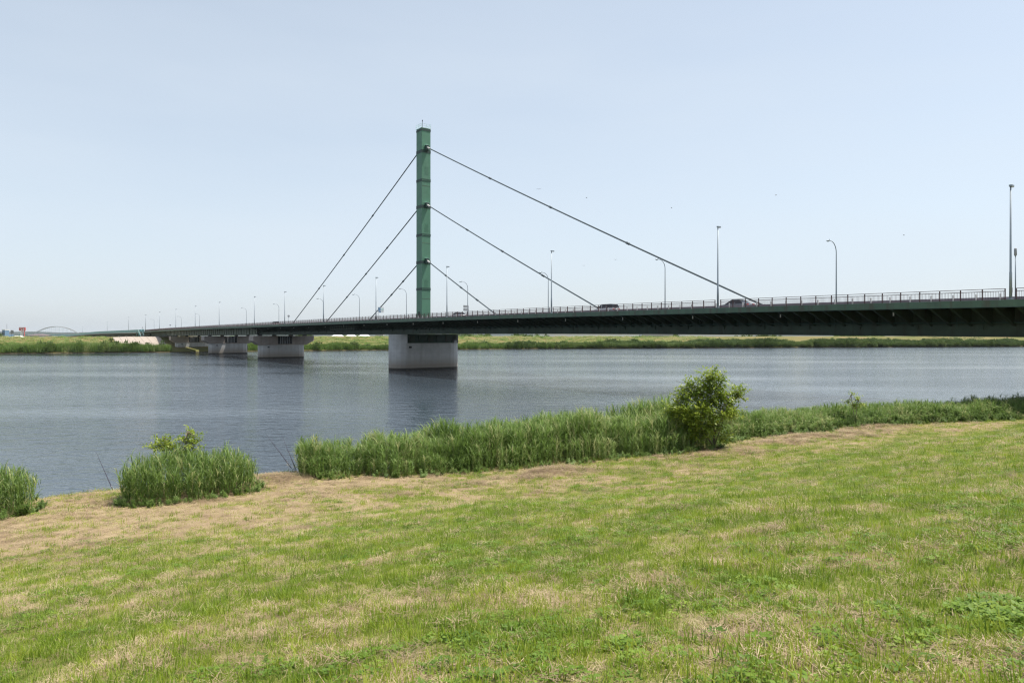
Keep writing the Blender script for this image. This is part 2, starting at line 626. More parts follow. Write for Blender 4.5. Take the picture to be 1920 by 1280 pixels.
def build_ground():
    def lines(*seg):
        out = []
        for a, b2, st in seg:
            out += list(np.arange(a, b2, st))
        return out
    s = lines((-9000, -1000, 1000), (-1000, -100, 100), (-100, -12, 6), (-12, 46, 0.5), (46, 70, 3), (70, 150, 10), (150, 470, 4), (470, 800, 22), (800, 2000, 150), (2000, 9001, 1000))
    t = lines((-9000, -1000, 1000), (-1000, -100, 75), (-100, -36, 8), (-36, 100, 0.8), (100, 720, 12), (720, 1000, 70), (1000, 9001, 1000))
    s, t = np.array(s), np.array(t)
    S, T = np.meshgrid(s, t, indexing='ij')
    X = -SA * S + CA * T; Y = CA * S + SA * T
    Z = gz(X, Y)
    ns, ntt = S.shape
    idx = np.arange(ns * ntt).reshape(ns, ntt)
    Fq = np.stack([idx[:-1, :-1], idx[:-1, 1:], idx[1:, 1:], idx[1:, :-1]], -1).reshape(-1, 4)[:, ::-1]
    dry = np.where(S < 100, dryness(X, Y), 0.5)
    m, nt, b = new_mat('mown bank ground')
    at = N(nt, 'ShaderNodeAttribute', attribute_type='GEOMETRY', attribute_name='tint')
    geo = N(nt, 'ShaderNodeNewGeometry')
    n1 = N(nt, 'ShaderNodeTexNoise', i_Scale=7.0, i_Detail=8.0, i_Roughness=0.7)
    n2 = N(nt, 'ShaderNodeTexNoise', i_Scale=0.06, i_Detail=6.0, i_Roughness=0.6)
    n3 = N(nt, 'ShaderNodeTexNoise', i_Scale=45.0, i_Detail=3.0)
    for n in (n1, n2, n3):
        nt.links.new(geo.outputs['Position'], n.inputs['Vector'])
    a1 = N(nt, 'ShaderNodeMath', operation='MULTIPLY_ADD')
    nt.links.new(n1.outputs[0], a1.inputs[0]); a1.inputs[1].default_value = 0.8
    nt.links.new(at.outputs['Fac'], a1.inputs[2])
    near_c = ramp(nt, a1.outputs[0], [(0.35, (0.125, 0.165, 0.030)), (0.66, (0.215, 0.22, 0.06)), (0.95, (0.32, 0.245, 0.13)), (1.0, (0.38, 0.285, 0.165))])
    a2 = N(nt, 'ShaderNodeMath', operation='MULTIPLY_ADD')
    nt.links.new(n1.outputs[0], a2.inputs[0]); a2.inputs[1].default_value = 0.35
    nt.links.new(n2.outputs[0], a2.inputs[2])
    far_c = ramp(nt, a2.outputs[0], [(0.45, (0.10, 0.12, 0.034)), (0.65, (0.165, 0.155, 0.055)), (0.88, (0.235, 0.175, 0.085))])
    # the far shore lies beyond 150 m along the bridge axis
    dot = N(nt, 'ShaderNodeVectorMath', operation='DOT_PRODUCT')
    nt.links.new(geo.outputs['Position'], dot.inputs[0]); dot.inputs[1].default_value = (-SA, CA, 0)
    gt = N(nt, 'ShaderNodeMath', operation='GREATER_THAN'); gt.inputs[1].default_value = 100
    nt.links.new(dot.outputs['Value'], gt.inputs[0])
    mx = N(nt, 'ShaderNodeMix', data_type='RGBA')
    nt.links.new(gt.outputs[0], mx.inputs[0]); nt.links.new(near_c, mx.inputs[6]); nt.links.new(far_c, mx.inputs[7])
    # wet mud at the water's edge
    sep = N(nt, 'ShaderNodeSeparateXYZ'); nt.links.new(geo.outputs['Position'], sep.inputs[0])
    mr = N(nt, 'ShaderNodeMapRange'); mr.inputs[1].default_value = 0.35; mr.inputs[2].default_value = 0.1
    nt.links.new(sep.outputs['Z'], mr.inputs[0])
    mx2 = N(nt, 'ShaderNodeMix', data_type='RGBA')
    nt.links.new(mr.outputs[0], mx2.inputs[0]); nt.links.new(mx.outputs[2], mx2.inputs[6])
    mx2.inputs[7].default_value = (0.07, 0.055, 0.035, 1)
    nt.links.new(mx2.outputs[2], b.inputs['Base Color'])
    b.inputs['Roughness'].default_value = 0.95
    b.inputs['Specular IOR Level'].default_value = 0.1
    bn = N(nt, 'ShaderNodeBump', i_Strength=0.9, i_Distance=0.05)
    ah = N(nt, 'ShaderNodeMath', operation='ADD')
    nt.links.new(n1.outputs[0], ah.inputs[0]); nt.links.new(n3.outputs[0], ah.inputs[1])
    nt.links.new(ah.outputs[0], bn.inputs['Height']); nt.links.new(bn.outputs[0], b.inputs['Normal'])
    me = np_mesh('ground', np.stack([X, Y, Z], -1).reshape(-1, 3), Fq, m, dry.ravel())
    me.polygons.foreach_set('use_smooth', [True] * len(me.polygons))
    tag(link('ground', me), 'mown grassy river bank running on to the flat far shore', 'ground', kind='structure')


build_ground()


def build_water():
    t = np.array([-9000, -3000, -1000, -400, -150, -40, 0, 40, 55, 70, 84, 100, 120, 150, 200, 263, 420, 593, 700, 1000, 3000, 9000.0])
    V, Fq = [], []
    for tt in t:
        V += [ST(float(shore_near(tt)) - 14, tt, 0), ST(float(shore_far(tt)) + 14, tt, 0)]
    for i in range(len(t) - 1):
        Fq.append((2 * i, 2 * i + 2, 2 * i + 3, 2 * i + 1))
    m, nt, b = new_mat('river water')
    b.inputs['Base Color'].default_value = (0.043, 0.059, 0.074, 1)
    b.inputs['Roughness'].default_value = 0.07
    b.inputs['IOR'].default_value = 1.33
    geo = N(nt, 'ShaderNodeNewGeometry')
    mp = N(nt, 'ShaderNodeMapping')
    mp.inputs['Rotation'].default_value = (0, 0, math.radians(12))
    mp.inputs['Scale'].default_value = (0.55, 1.15, 1)
    nt.links.new(geo.outputs['Position'], mp.inputs['Vector'])
    na = N(nt, 'ShaderNodeTexNoise', i_Scale=0.62, i_Detail=3.0, i_Roughness=0.55, i_Distortion=0.3)
    nb = N(nt, 'ShaderNodeTexNoise', i_Scale=2.2, i_Detail=4.0, i_Roughness=0.6)
    nc = N(nt, 'ShaderNodeTexNoise', i_Scale=0.022, i_Detail=3.0)
    for n in (na, nb):
        nt.links.new(mp.outputs[0], n.inputs['Vector'])
    mp2 = N(nt, 'ShaderNodeMapping'); mp2.inputs['Scale'].default_value = (0.35, 1.3, 1); mp2.inputs['Rotation'].default_value = (0, 0, math.radians(-8))
    nt.links.new(geo.outputs['Position'], mp2.inputs['Vector'])
    nt.links.new(mp2.outputs[0], nc.inputs['Vector'])
    # gusts: broad patches where the ripples stand higher or lower
    gu = N(nt, 'ShaderNodeMapRange'); gu.inputs[1].default_value = 0.35; gu.inputs[2].default_value = 0.68
    gu.inputs[3].default_value = 0.25; gu.inputs[4].default_value = 1.75
    nt.links.new(nc.outputs[0], gu.inputs[0])
    b1 = N(nt, 'ShaderNodeBump', i_Distance=0.20)
    b2 = N(nt, 'ShaderNodeBump', i_Distance=0.075)
    nt.links.new(gu.outputs[0], b1.inputs['Strength'])
    nt.links.new(gu.outputs[0], b2.inputs['Strength'])
    nt.links.new(na.outputs[0], b1.inputs['Height'])
    nt.links.new(nb.outputs[0], b2.inputs['Height'])
    nt.links.new(b1.outputs[0], b2.inputs['Normal'])
    nt.links.new(b2.outputs[0], b.inputs['Normal'])
    me = bpy.data.meshes.new('river')
    me.from_pydata([tuple(v) for v in V], [], Fq)
    me.materials.append(m)
    tag(link('river_water', me), 'wide rippled grey-blue river under the bridge', 'river', kind='structure')


build_water()


def build_hills():
    az = np.radians(np.arange(-75, 76, 0.4))
    prof = 15 + 34 * fbm(np.degrees(az) * 0.16, az * 0 + 1.5, 41, 5)
    V, Fq = [], []
    for a, h in zip(az, prof):
        for d, f in ((5600, -0.2), (5900, 0.75), (6200, 1.0), (6700, 0.85), (7200, -0.2)):
            V.append((d * math.sin(a), d * math.cos(a), 4 + h * f))
    for i in range(len(az) - 1):
        for k in range(4):
            Fq.append((i * 5 + k, (i + 1) * 5 + k, (i + 1) * 5 + k + 1, i * 5 + k + 1))
    me = np_mesh('hills', V, Fq, 'hill')
    tag(link('hills', me), 'low wooded hills faint on the horizon', 'hills', kind='structure')


build_hills()

# ================================================================= BRIDGE
BN, BF = 89.7, 119.0
T_NEAR, T_FAR = BN * CA, BF * CA
T_C = (T_NEAR + T_FAR) / 2


def near_s(px, bconst=BN):
    """s of a point on a line parallel to the bridge, seen at photo column px"""
    z = F * bconst / (px + 6)
    return (z - bconst * CA * SA) / CA


RAIL = 1.05
DS = [-60, 23, 50, 76, 102, 155, 249, 340, 426, 469, 600, 720, 952, 1213, 1500]
DZ = [3.25, 4.18, 4.42, 4.56, 4.65, 4.66, 4.50, 4.28, 3.95, 3.62, 3.45, 3.3, 1.4, -1.3, -2.6]


def deckz(s):
    return CAMH + smooth_interp(s, DS, DZ) - RAIL


S_PYL = near_s(794, T_C / CA)
S_P2 = S_PYL + 105.2
S_END = 476.0
bridge = empty('cable_stayed_bridge', (0, 0, 0), A)
tag(bridge, 'long cable-stayed road bridge with one green pylon crossing the river', 'bridge')
SS_MAIN = list(np.linspace(-55, S_P2 + 3, 80))
SS_APP = list(np.linspace(S_P2 + 3.1, S_END, 50))
T0, T1 = T_NEAR - 0.25, T_FAR + 0.25

MB().sweep([(T0 + .1, -.42), (T1 - .1, -.42), (T1 - .1, -.02), (T_FAR - 3.2, -.02), (T_FAR - 3.2, -.2), (T_NEAR + 3.2, -.2), (T_NEAR + 3.2, -.02), (T0 + .1, -.02)], SS_MAIN, deckz).build('deck_slab', 'asphalt', bridge)
# approach spans: two decks side by side with a slot between them that lets a blade of sun through
for a, b2 in ((T0 + .1, T_C - .85), (T_C + .85, T1 - .1)):
    MB().sweep([(a, -.42), (b2, -.42), (b2, -.1), (a, -.1)], SS_APP, deckz).build('deck_slab', 'asphalt', bridge)
for ta in (T0, T1 - .1):
    for ss in (SS_MAIN, SS_APP):
        o = MB().sweep([(ta - (.06 if ta == T0 else 0), -.62), (ta + .1, -.62), (ta + .1, .03), (ta - (.06 if ta == T0 else 0), .03)], ss, deckz).build('fascia', 'fascia', bridge)
        MB().sweep([(ta - .11, -.64), (ta + .16, -.64), (ta + .16, -.6), (ta - .11, -.6)], ss, deckz).build('flange', 'green_dark', o)

# box girder of the cable-stayed spans
W0, W1 = T_NEAR + 4.6, T_FAR - 4.6
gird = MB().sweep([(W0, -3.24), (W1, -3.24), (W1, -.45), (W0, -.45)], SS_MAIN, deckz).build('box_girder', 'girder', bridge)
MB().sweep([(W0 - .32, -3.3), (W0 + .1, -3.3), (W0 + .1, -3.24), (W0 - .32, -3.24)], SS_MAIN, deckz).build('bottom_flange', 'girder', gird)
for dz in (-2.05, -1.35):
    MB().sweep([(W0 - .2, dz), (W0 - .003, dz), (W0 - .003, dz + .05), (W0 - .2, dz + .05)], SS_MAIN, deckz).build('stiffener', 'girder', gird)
stm = MB().box(-.16, -.004, -.03, .03, -2.6, -.5).mesh('web_stiffener', 'girder')
for s in np.arange(-20, S_P2, 6.0):
    link('web_stiffener', stm, gird, (W0, s, float(deckz(s))))
# utility pipe under the cantilever
pipe = MB().tube([(W0 - .6, s, float(deckz(s)) - 1.95) for s in SS_MAIN], 0.09, 6).build('service_pipe', 'green_dark', bridge, True)
hang = MB().box(-.04, .04, -.05, .05, -2.3, -1.4).mesh('pipe_hanger', 'green_dark')
for s in np.arange(-14, S_P2, 6.3):
    link('pipe_hanger', hang, pipe, (W0 - .6, s, float(deckz(s))))
# cantilever brackets
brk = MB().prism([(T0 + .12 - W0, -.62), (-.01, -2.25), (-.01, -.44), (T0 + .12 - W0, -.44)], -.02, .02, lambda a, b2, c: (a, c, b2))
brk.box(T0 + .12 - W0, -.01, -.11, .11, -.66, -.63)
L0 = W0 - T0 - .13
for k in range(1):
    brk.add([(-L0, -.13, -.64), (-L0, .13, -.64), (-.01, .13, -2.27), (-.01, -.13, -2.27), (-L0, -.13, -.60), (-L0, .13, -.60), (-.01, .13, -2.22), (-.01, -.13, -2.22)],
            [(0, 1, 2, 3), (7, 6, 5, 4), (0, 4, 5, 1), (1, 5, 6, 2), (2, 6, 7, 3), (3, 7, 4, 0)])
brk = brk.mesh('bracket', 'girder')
for s in np.arange(-18, S_P2, 1.81):
    link('bracket', brk, bridge, (W0, s, float(deckz(s))))
drain = MB().tube([(0, 0, -.75), (0, 0, -1.25)], 0.07, 6).mesh('drain_pipe', 'white_post')
for k in range(-5, 24):
    s = near_s(1677, 91.5) + k * 12.8
    if s < S_P2:
        link('drain_pipe', drain, bridge, (T0 + 1.5, s, float(deckz(s))))
# cross beam joining far side
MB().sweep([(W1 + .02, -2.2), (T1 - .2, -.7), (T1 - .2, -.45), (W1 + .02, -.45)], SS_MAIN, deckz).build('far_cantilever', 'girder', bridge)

# plate girders of the approach spans
for tg in (T_NEAR + 3.6, T_NEAR + 8.8, T_FAR - 8.8, T_FAR - 3.6):
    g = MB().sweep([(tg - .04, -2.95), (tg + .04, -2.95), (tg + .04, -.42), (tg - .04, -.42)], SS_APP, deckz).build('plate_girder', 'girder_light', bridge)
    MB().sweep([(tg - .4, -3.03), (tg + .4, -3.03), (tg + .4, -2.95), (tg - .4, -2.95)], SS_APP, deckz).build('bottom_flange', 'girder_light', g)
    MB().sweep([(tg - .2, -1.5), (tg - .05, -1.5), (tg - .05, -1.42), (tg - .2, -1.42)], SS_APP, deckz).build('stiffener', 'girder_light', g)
    if tg < T_C:
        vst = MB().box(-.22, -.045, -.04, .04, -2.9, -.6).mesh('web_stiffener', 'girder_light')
        for s in np.arange(S_P2 + 5, S_END - 3, 3.6):
            link('web_stiffener', vst, g, (tg, s, float(deckz(s))))
xb = MB().box(T_NEAR + 3.7, T_C - 1.2, -.1, .1, -2.6, -2.2).box(T_NEAR + 3.7, T_C - 1.2, -.1, .1, -1.2, -.9).mesh('cross_frame', 'girder')
for s in np.arange(S_P2 + 8, S_END - 4, 12.0):
    link('cross_frame', xb, bridge, (0, s, float(deckz(s))))

# maintenance catwalk hung under the near cantilever
cat = MB()
for dz in (-1.1, -1.75, -2.05):
    cat.box(T0 + 1.4, T0 + 1.46, S_PYL + 17, S_PYL + 33, dz, dz + .05)
for k in range(11):
    cat.box(T0 + 1.4, T0 + 1.46, S_PYL + 17 + k * 1.6, S_PYL + 17.06 + k * 1.6, -2.05, -.5)
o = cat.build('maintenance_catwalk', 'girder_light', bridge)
o.location = (0, 0, float(deckz(S_PYL + 25)))

# ---- pylon
PZ = CAMH + 50.4
pyl = MB().box(T_C - 1.2, T_C + 1.2, S_PYL - 1.35, S_PYL + 1.35, float(deckz(S_PYL)) - .8, PZ - .1).build('pylon', 'green', bridge)
MB().box(T_C - 1.26, T_C + 1.26, S_PYL - 1.41, S_PYL + 1.41, PZ - .75, PZ - .3).build('cornice', 'green_dark', pyl)
MB().box(T_C - 1.3, T_C + 1.3, S_PYL - 1.45, S_PYL + 1.45, PZ - .1, PZ).build('cap_plate', 'pale', pyl)
tr = MB()
for (x, y) in [(-1.25, -1.4), (1.25, -1.4), (1.25, 1.4), (-1.25, 1.4), (0, -1.4), (0, 1.4), (-1.25, 0), (1.25, 0)]:
    tr.box(T_C + x - .03, T_C + x + .03, S_PYL + y - .03, S_PYL + y + .03, PZ, PZ + .95)
for z in (.45, .92):
    for y in (-1.4, 1.4):
        tr.box(T_C - 1.25, T_C + 1.25, S_PYL + y - .025, S_PYL + y + .025, PZ + z, PZ + z + .05)
    for x in (-1.25, 1.25):
        tr.box(T_C + x - .026, T_C + x + .026, S_PYL - 1.4, S_PYL + 1.4, PZ + z + .003, PZ + z + .053)
tr.build('top_railing', 'pale', pyl)
MB().tube([(T_C - .9, S_PYL - 1.1, PZ), (T_C - .9, S_PYL - 1.1, PZ + 1.6)], .05, 6).tube([(T_C - .9, S_PYL - 1.1, PZ + 1.5), (T_C - .9, S_PYL - 1.1, PZ + 1.85)], .1, 6).build('beacon_mast', 'dark', pyl)
ZA = [CAMH + 45.6, CAMH + 31.7, CAMH + 18.2]


def band(z, h=.66):
    p = 0.05
    o = MB().box(T_C - 1.2 - p, T_C + 1.2 + p, S_PYL - 1.35 - p, S_PYL + 1.35 + p, z - h / 2, z + h / 2).build('splice_plate', 'green_dark', pyl)
    return o


for z in (45.8, 32.5, 19.4, 52.8, 39.4, 25.9):
    band(z, .62 if z in (45.8, 32.5, 19.4) else .75)
# splice bolts: rows of studs on the two visible faces
bolt = MB().box(-.05, .05, -1.35 - .09, -1.35 - .045, -.22, .22).mesh('bolt_strip', 'green')
for z in (45.8, 32.5, 19.4):
    for k in range(8):
        link('bolt_strip', bolt, pyl, (T_C - 1.05 + k * .3, S_PYL, z))
rib = MB().box(-.03, .03, -1.375, -1.352, -1.0, 1.0).mesh('louvre_rib', 'green')
for z in ZA:
    for k in range(5):
        link('louvre_rib', rib, pyl, (T_C - .35 + k * .22, S_PYL, z - 5.6 + 0.0))
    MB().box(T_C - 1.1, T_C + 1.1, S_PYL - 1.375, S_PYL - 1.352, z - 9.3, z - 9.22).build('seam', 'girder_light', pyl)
    for sg in (-1, 1):
        an = MB().box(T_C - .42, T_C + .42, S_PYL + sg * 1.36, S_PYL + sg * 2.15, z - .75, z + .45) if sg > 0 else MB().box(T_C - .42, T_C + .42, S_PYL - 2.15, S_PYL - 1.36, z - .75, z + .45)
        an = an.build('cable_anchor', 'green_dark', pyl)
        if sg < 0:
            MB().box(T_C - .48, T_C + .48, S_PYL - 2.2, S_PYL - 1.42, z + .453, z + .5).build('anchor_cover', 'pale', an)
MB().box(T_C - 1.28, T_C - 1.21, S_PYL - .4, S_PYL + .4, float(deckz(S_PYL)) + .2, float(deckz(S_PYL)) + 2.2).build('access_door', 'green_dark', pyl)

# ---- stay cables
for z, ds in zip(ZA, (96.0, 64.6, 32.6)):
    for sg in (-1, 1):
        p0 = Vector((T_C, S_PYL + sg * 1.9, z - .05))
        s1 = S_PYL + sg * ds
        p1 = Vector((T_C, s1, float(deckz(s1)) + .1))
        sag = 0.0035 * (p1 - p0).length
        pts = []
        for k in range(15):
            u = k / 14
            p = p0.lerp(p1, u)
            p.z -= sag * 4 * u * (1 - u)
            pts.append(p)
        cb = MB().tube(pts, .135, 8).build('stay_cable', 'cable', bridge, True)
        d = (p1 - p0).normalized()
        MB().tube([p0 - d * .2, p0 + d * 1.3], .21, 8).build('socket', 'white_post', cb, True)
        for u in (.3, .52, .76):
            k = int(u * 14)
            q = pts[k]
            MB().tube([q - d * .35, q + d * .35], .215, 8).build('cable_clamp', 'cable', cb, True)
        MB().tube([p1 - d * 1.4, p1], .24, 8).build('deck_socket', 'green_dark', cb, True)


# ---- piers
def stadium(ta, tb, sc, D, n=10, lo=None, hi=None):
    r = D / 2
    p = []
    for k in range(n + 1):
        a = -math.pi / 2 + math.pi * k / n
        p.append((tb - r + r * math.cos(a), sc + r * math.sin(a)))
    for k in range(n + 1):
        a = math.pi / 2 + math.pi * k / n
        p.append((ta + r + r * math.cos(a), sc + r * math.sin(a)))
    if lo is not None or hi is not None:
        q = []
        p = [(min(max(t, lo if lo is not None else -1e9), hi if hi is not None else 1e9), s) for t, s in p]
        for a in p:
            if not q or (abs(a[0] - q[-1][0]) + abs(a[1] - q[-1][1]) > 1e-4):
                q.append(a)
        p = q
    return p


gb = float(deckz(S_PYL)) - 3.31
pr = MB().prism(stadium(75.2, 93.4, S_PYL, 7.0), -4, 6.3).build('pier', 'concrete', bridge)
MB().prism(stadium(75.2, 93.4, S_PYL, 7.0, hi=78.0), 6.303, gb - .02).build('pier_upstand', 'concrete', pr)
MB().prism(stadium(75.2, 93.4, S_PYL, 7.0, lo=92.0), 6.303, gb - .02).build('pier_upstand', 'concrete', pr)
MB().box(91.0, 91.99, S_PYL - 3.3, S_PYL + 3.3, 6.303, 7.0).build('pier_step', 'concrete', pr)
bb = MB().box(78.4, 90.9, S_PYL - 2.6, S_PYL + 2.6, 6.31, gb).build('bearing_housing', 'green_dark', pr)
for k in range(5):
    MB().box(78.9 + k * 2.5, 80.4 + k * 2.5, S_PYL - 2.75, S_PYL - 2.6, 6.5, gb - .3).build('bearing_panel', 'green_dark' if k in (1, 3) else 'girder', bb)
MB().box(78.05, 90.95, S_PYL - 3.2, S_PYL - 3.1, 6.31, 6.55).build('ledge_rail', 'green_dark', bb)
MB().box(78.4, 79.1, S_PYL - 3.54, S_PYL - 3.46, 5.15, 5.6).build('drain_hole_shade', 'dark', pr)  # solid dark block painting the shade of a drain hole, nothing is cut


def hammer_pier(s, foot, top, tb0=75.4, tb1=92.0):
    c0, c1 = 73.0, 95.0
    zb = top - 3.3
    pr = MB().prism(stadium(tb0, tb1, s, 5.2, 5)[:], foot, zb).build('pier', 'concrete', bridge)
    # flared cap, drawn as an outline in (t, z)
    out = [(tb0 - .1, zb + .003), (tb1 + .1, zb + .003), (c1, zb + 1.5), (c1, top), (c0, top), (c0, zb + 1.5)]
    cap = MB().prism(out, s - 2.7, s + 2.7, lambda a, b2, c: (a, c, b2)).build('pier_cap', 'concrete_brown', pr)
    nt0 = MB().box(T_C - 2.6, T_C + 2.6, s - 2.74, s - 2.705, zb + .35, top - .2).build('cap_recess_shade', 'dark', cap)  # flat dark sheet on the cap face, the shade of a recess as colour
    for k in range(6):
        MB().tube([(T_C - 1.6 + k * .62, s - 2.8, zb + .4), (T_C - 1.6 + k * .62, s - 2.8, top - .3)], .11, 6).build('drain_pipe', 'grey', cap)
    for tg in (T_NEAR + 3.6, T_NEAR + 8.8, T_FAR - 8.8, T_FAR - 3.6):
        MB().box(tg - .5, tg + .5, s - 1.0, s + 1.0, top + .003, float(deckz(s)) - 3.035).build('bearing', 'dark', cap)
    MB().box(tb0 + 2.6, tb0 + 3.3, s - 2.66, s - 2.58, zb - 1.0, zb - .6).build('drain_hole_shade', 'dark', pr)  # dark block on the face, hole shade given as colour
    return pr


PIERS = [S_P2, S_P2 + 73.0, S_P2 + 145.5]
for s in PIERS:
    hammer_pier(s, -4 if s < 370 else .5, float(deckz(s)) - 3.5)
# abutment wall on the far bank and near-bank pier out at the right
MB().box(73.5, 95.2, 441, 444, .8, 6.9).build('abutment', 'concrete', bridge)
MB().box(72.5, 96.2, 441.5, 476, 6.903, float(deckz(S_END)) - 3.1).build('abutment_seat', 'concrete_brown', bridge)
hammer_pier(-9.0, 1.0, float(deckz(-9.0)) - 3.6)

# ---- railings and guard rails
lampN = [near_s(p) for p in (1895, 1346, 1034, 838, 705, 606.7, 533.8, 476.9, 411, 366, 329.6, 299)]
lampN = [lampN[0] - 32.4] + lampN
BAY = .85
rail_ends = []
ed = [l for l in lampN] + [S_END + .4]
rtop = MB()
posts, panels = [], []
for a, b2 in zip(ed[:-1], ed[1:]):
    a0, b0 = a + BAY / 2, b2 - BAY / 2
    n = max(2, round((b0 - a0) / 1.77))
    xs = np.linspace(a0, b0, n + 1)
    for dz, h, w in ((RAIL - .05, .05, .05), (RAIL - .27, .055, .04)):
        rtop.sweep([(T_NEAR - w / 2, dz), (T_NEAR + w / 2, dz), (T_NEAR + w / 2, dz + h), (T_NEAR - w / 2, dz + h)], list(xs), deckz)
    posts += list(xs)
    panels += list(zip(xs[:-1], xs[1:]))
railing = rtop.build('railing', 'rail', bridge)
pm = MB().box(-.045, .045, -.04, .04, .031, RAIL - .003).mesh('post', 'rail')
for s in posts:
    link('post', pm, railing, (T_NEAR, s, float(deckz(s))))
bal = MB()
bal.box(-.018, .018, .03, 1.0 - .03, .10, .14)
for k in range(13):
    y = (k + 1) / 14
    bal.box(-.009, .009, y - .006, y + .006, .14, RAIL - .27)
bm = bal.mesh('baluster_panel', 'rail')
for a, b2 in panels:
    o = link('baluster_panel', bm, railing, (T_NEAR, a, float(deckz(a))))
    dzz = float(deckz(b2) - deckz(a))
    o.scale = (1, b2 - a, 1)
    o.rotation_euler = (math.atan2(dzz, b2 - a), 0, 0)
fr = MB()
for dz, h in ((RAIL - .05, .05), (RAIL - .27, .055), (.1, .04)):
    fr.sweep([(T_FAR - .025, dz), (T_FAR + .025, dz), (T_FAR + .025, dz + h), (T_FAR - .025, dz + h)], list(np.linspace(-40, S_END, 60)), deckz)
frail = fr.build('railing', 'rail', bridge)
fpm = MB().box(-.045, .045, -.04, .04, .031, RAIL - .003)
fpm = fpm.mesh('post', 'rail')
for s in np.arange(-20, S_END, 3.6):
    link('post', fpm, frail, (T_FAR, s, float(deckz(s))))
SSG = list(np.linspace(-40, S_END, 90))
for tg, sg in ((T_NEAR + 3.0, 1), (T_FAR - 3.0, -1)):
    g = MB().sweep([(tg - .04, .10), (tg + .04, .10), (tg + .04, .43), (tg - .04, .43)], SSG, deckz).build('guard_rail', 'grey_rail', bridge)
    if sg > 0:
        gp = MB().box(-.06, .06, -.055, .055, -.015, .74).mesh('post', 'white_post')
        for s in np.arange(16, 300, 2.0):
            link('post', gp, g, (tg - .12, s, float(deckz(s))))
MB().sweep([(T_C - .5, -.19), (T_C + .5, -.19), (T_C + .5, .08), (T_C - .5, .08)], SS_MAIN, deckz).build('median_kerb', 'grey', bridge)

# ================================================================= APPROACH VIADUCT (teal)
via = tag(empty('approach_viaduct', (0, 0, 0), A), 'low approach viaduct with teal fence panels beyond the far levee', 'viaduct')
SSV = list(np.linspace(S_END + .1, 1450, 60))
MB().sweep([(T0, -.9), (T1, -.9), (T1, -.05), (T0, -.05)], SSV, deckz).build('deck_slab', 'grey', via)
for ta in (T0 - .08, T1):
    MB().sweep([(ta, -.35), (ta + .06, -.35), (ta + .06, 1.25), (ta, 1.25)], SSV, deckz).build('fence_panel', 'teal', via)
    MB().sweep([(ta - .03, 1.26), (ta + .09, 1.26), (ta + .09, 1.36), (ta - .03, 1.36)], SSV, deckz).build('fence_rail', 'pale', via)
for tg in (T_NEAR + 3, T_FAR - 3):
    MB().sweep([(tg - .3, -2.4), (tg + .3, -2.4), (tg + .3, -.91), (tg - .3, -.91)], SSV[:-8], deckz).build('girder', 'girder', via)
for s in np.arange(S_END + 24, 950, 36):
    MB().box(T_NEAR + 2, T_FAR - 2, s - 1, s + 1, 3.0, float(deckz(s)) - 2.42).build('pier', 'concrete', via)

# teal stair down to the levee
stair = tag(empty('footbridge_stair', (0, 0, 0), A), 'teal steel stair dropping from the bridge end to the levee', 'stair')
sx0, sx1 = T0 - 2.2, T0 - .25
zs, ze = float(deckz(486)), 7.45
MB().box(sx0, sx1, 484, 492, zs - .25, zs - .05).build('landing', 'teal', stair)
for x in (sx0, sx1 - .1):
    MB().prism([(484, zs - .45), (484, zs), (474.5, ze + .1), (474.5, ze - .2)], x, x + .1, lambda a, b2, c: (c, a, b2)).build('stringer', 'teal', stair)
    MB().prism([(484, zs + .55), (484, zs + 1.15), (474.5, ze + 1.2), (474.5, ze + .6)], x + .02, x + .08, lambda a, b2, c: (c, a, b2)).build('hand_rail', 'pale', stair)
    MB().box(x + .02, x + .08, 484.01, 492, zs + .2, zs + 1.15).build('hand_rail', 'teal', stair)
stp = MB().box(sx0 + .11, sx1 - .12, -.15, .15, -.02, .02).mesh('step', 'grey')
ns = 19
for k in range(ns):
    u = (k + .5) / ns
    link('step', stp, stair, (0, 484 - u * 9.3, zs - .05 - u * (zs - ze)))
for y in (485, 491.5):
    MB().box(sx0 + .2, sx0 + .5, y - .15, y + .15, 4.0, zs - .26).build('column', 'teal', stair)

# concrete slope paving on the far levee
rev = tag(empty('slope_paving', (0, 0, 0), 0), 'pale concrete slab paving on the far levee slope beside the bridge', 'revetment')
slab_rows = np.linspace(402, 431, 7)
slab_cols = np.linspace(50, 72.5, 8)
for i in range(6):
    for j in range(7):
        if i < 2 and j < 2:
            continue
        sa_, sb_, ta_, tb_ = slab_rows[i] + .06, slab_rows[i + 1] - .06, slab_cols[j] + .06, slab_cols[j + 1] - .06
        v = []
        for dz in (-.1, .14):
            for (s, t) in ((sa_, ta_), (sa_, tb_), (sb_, tb_), (sb_, ta_)):
                v.append(ST(s, t, float(ground_z(s, t)) + dz))
        MB().add(v, [(3, 2, 1, 0), (4, 5, 6, 7), (0, 1, 5, 4), (1, 2, 6, 5), (2, 3, 7, 6), (3, 0, 4, 7)]).build('slab', 'beige', rev)


# ================================================================= LAMPS, SIGNS, CARS ON THE BRIDGE
def make_tall_lamp():
    r = empty('street_lamp')
    MB().tube([(0, 0, .0), (0, 0, 2.4), (0, 0, 2.45), (0, 0, 10.0)], [.13, .115, .10, .06], 10).build('pole', 'lamp', r, True)
    MB().box(-.2, .2, -.2, .2, -.02, .05).build('base_plate', 'lamp', r)
    h = MB().prism([(-.12, -.1), (.0, -.14), (.45, -.13), (.62, 0), (.45, .13), (0, .14), (-.12, .1)], 10.0, 10.14).build('lamp_head', 'lamp', r)
    MB().box(.05, .5, -.1, .1, 9.96, 9.998).build('lens', 'white', h)
    MB().box(-.09, .09, -.13, -.115, .6, 1.05).build('access_door', 'grey', r)
    return r


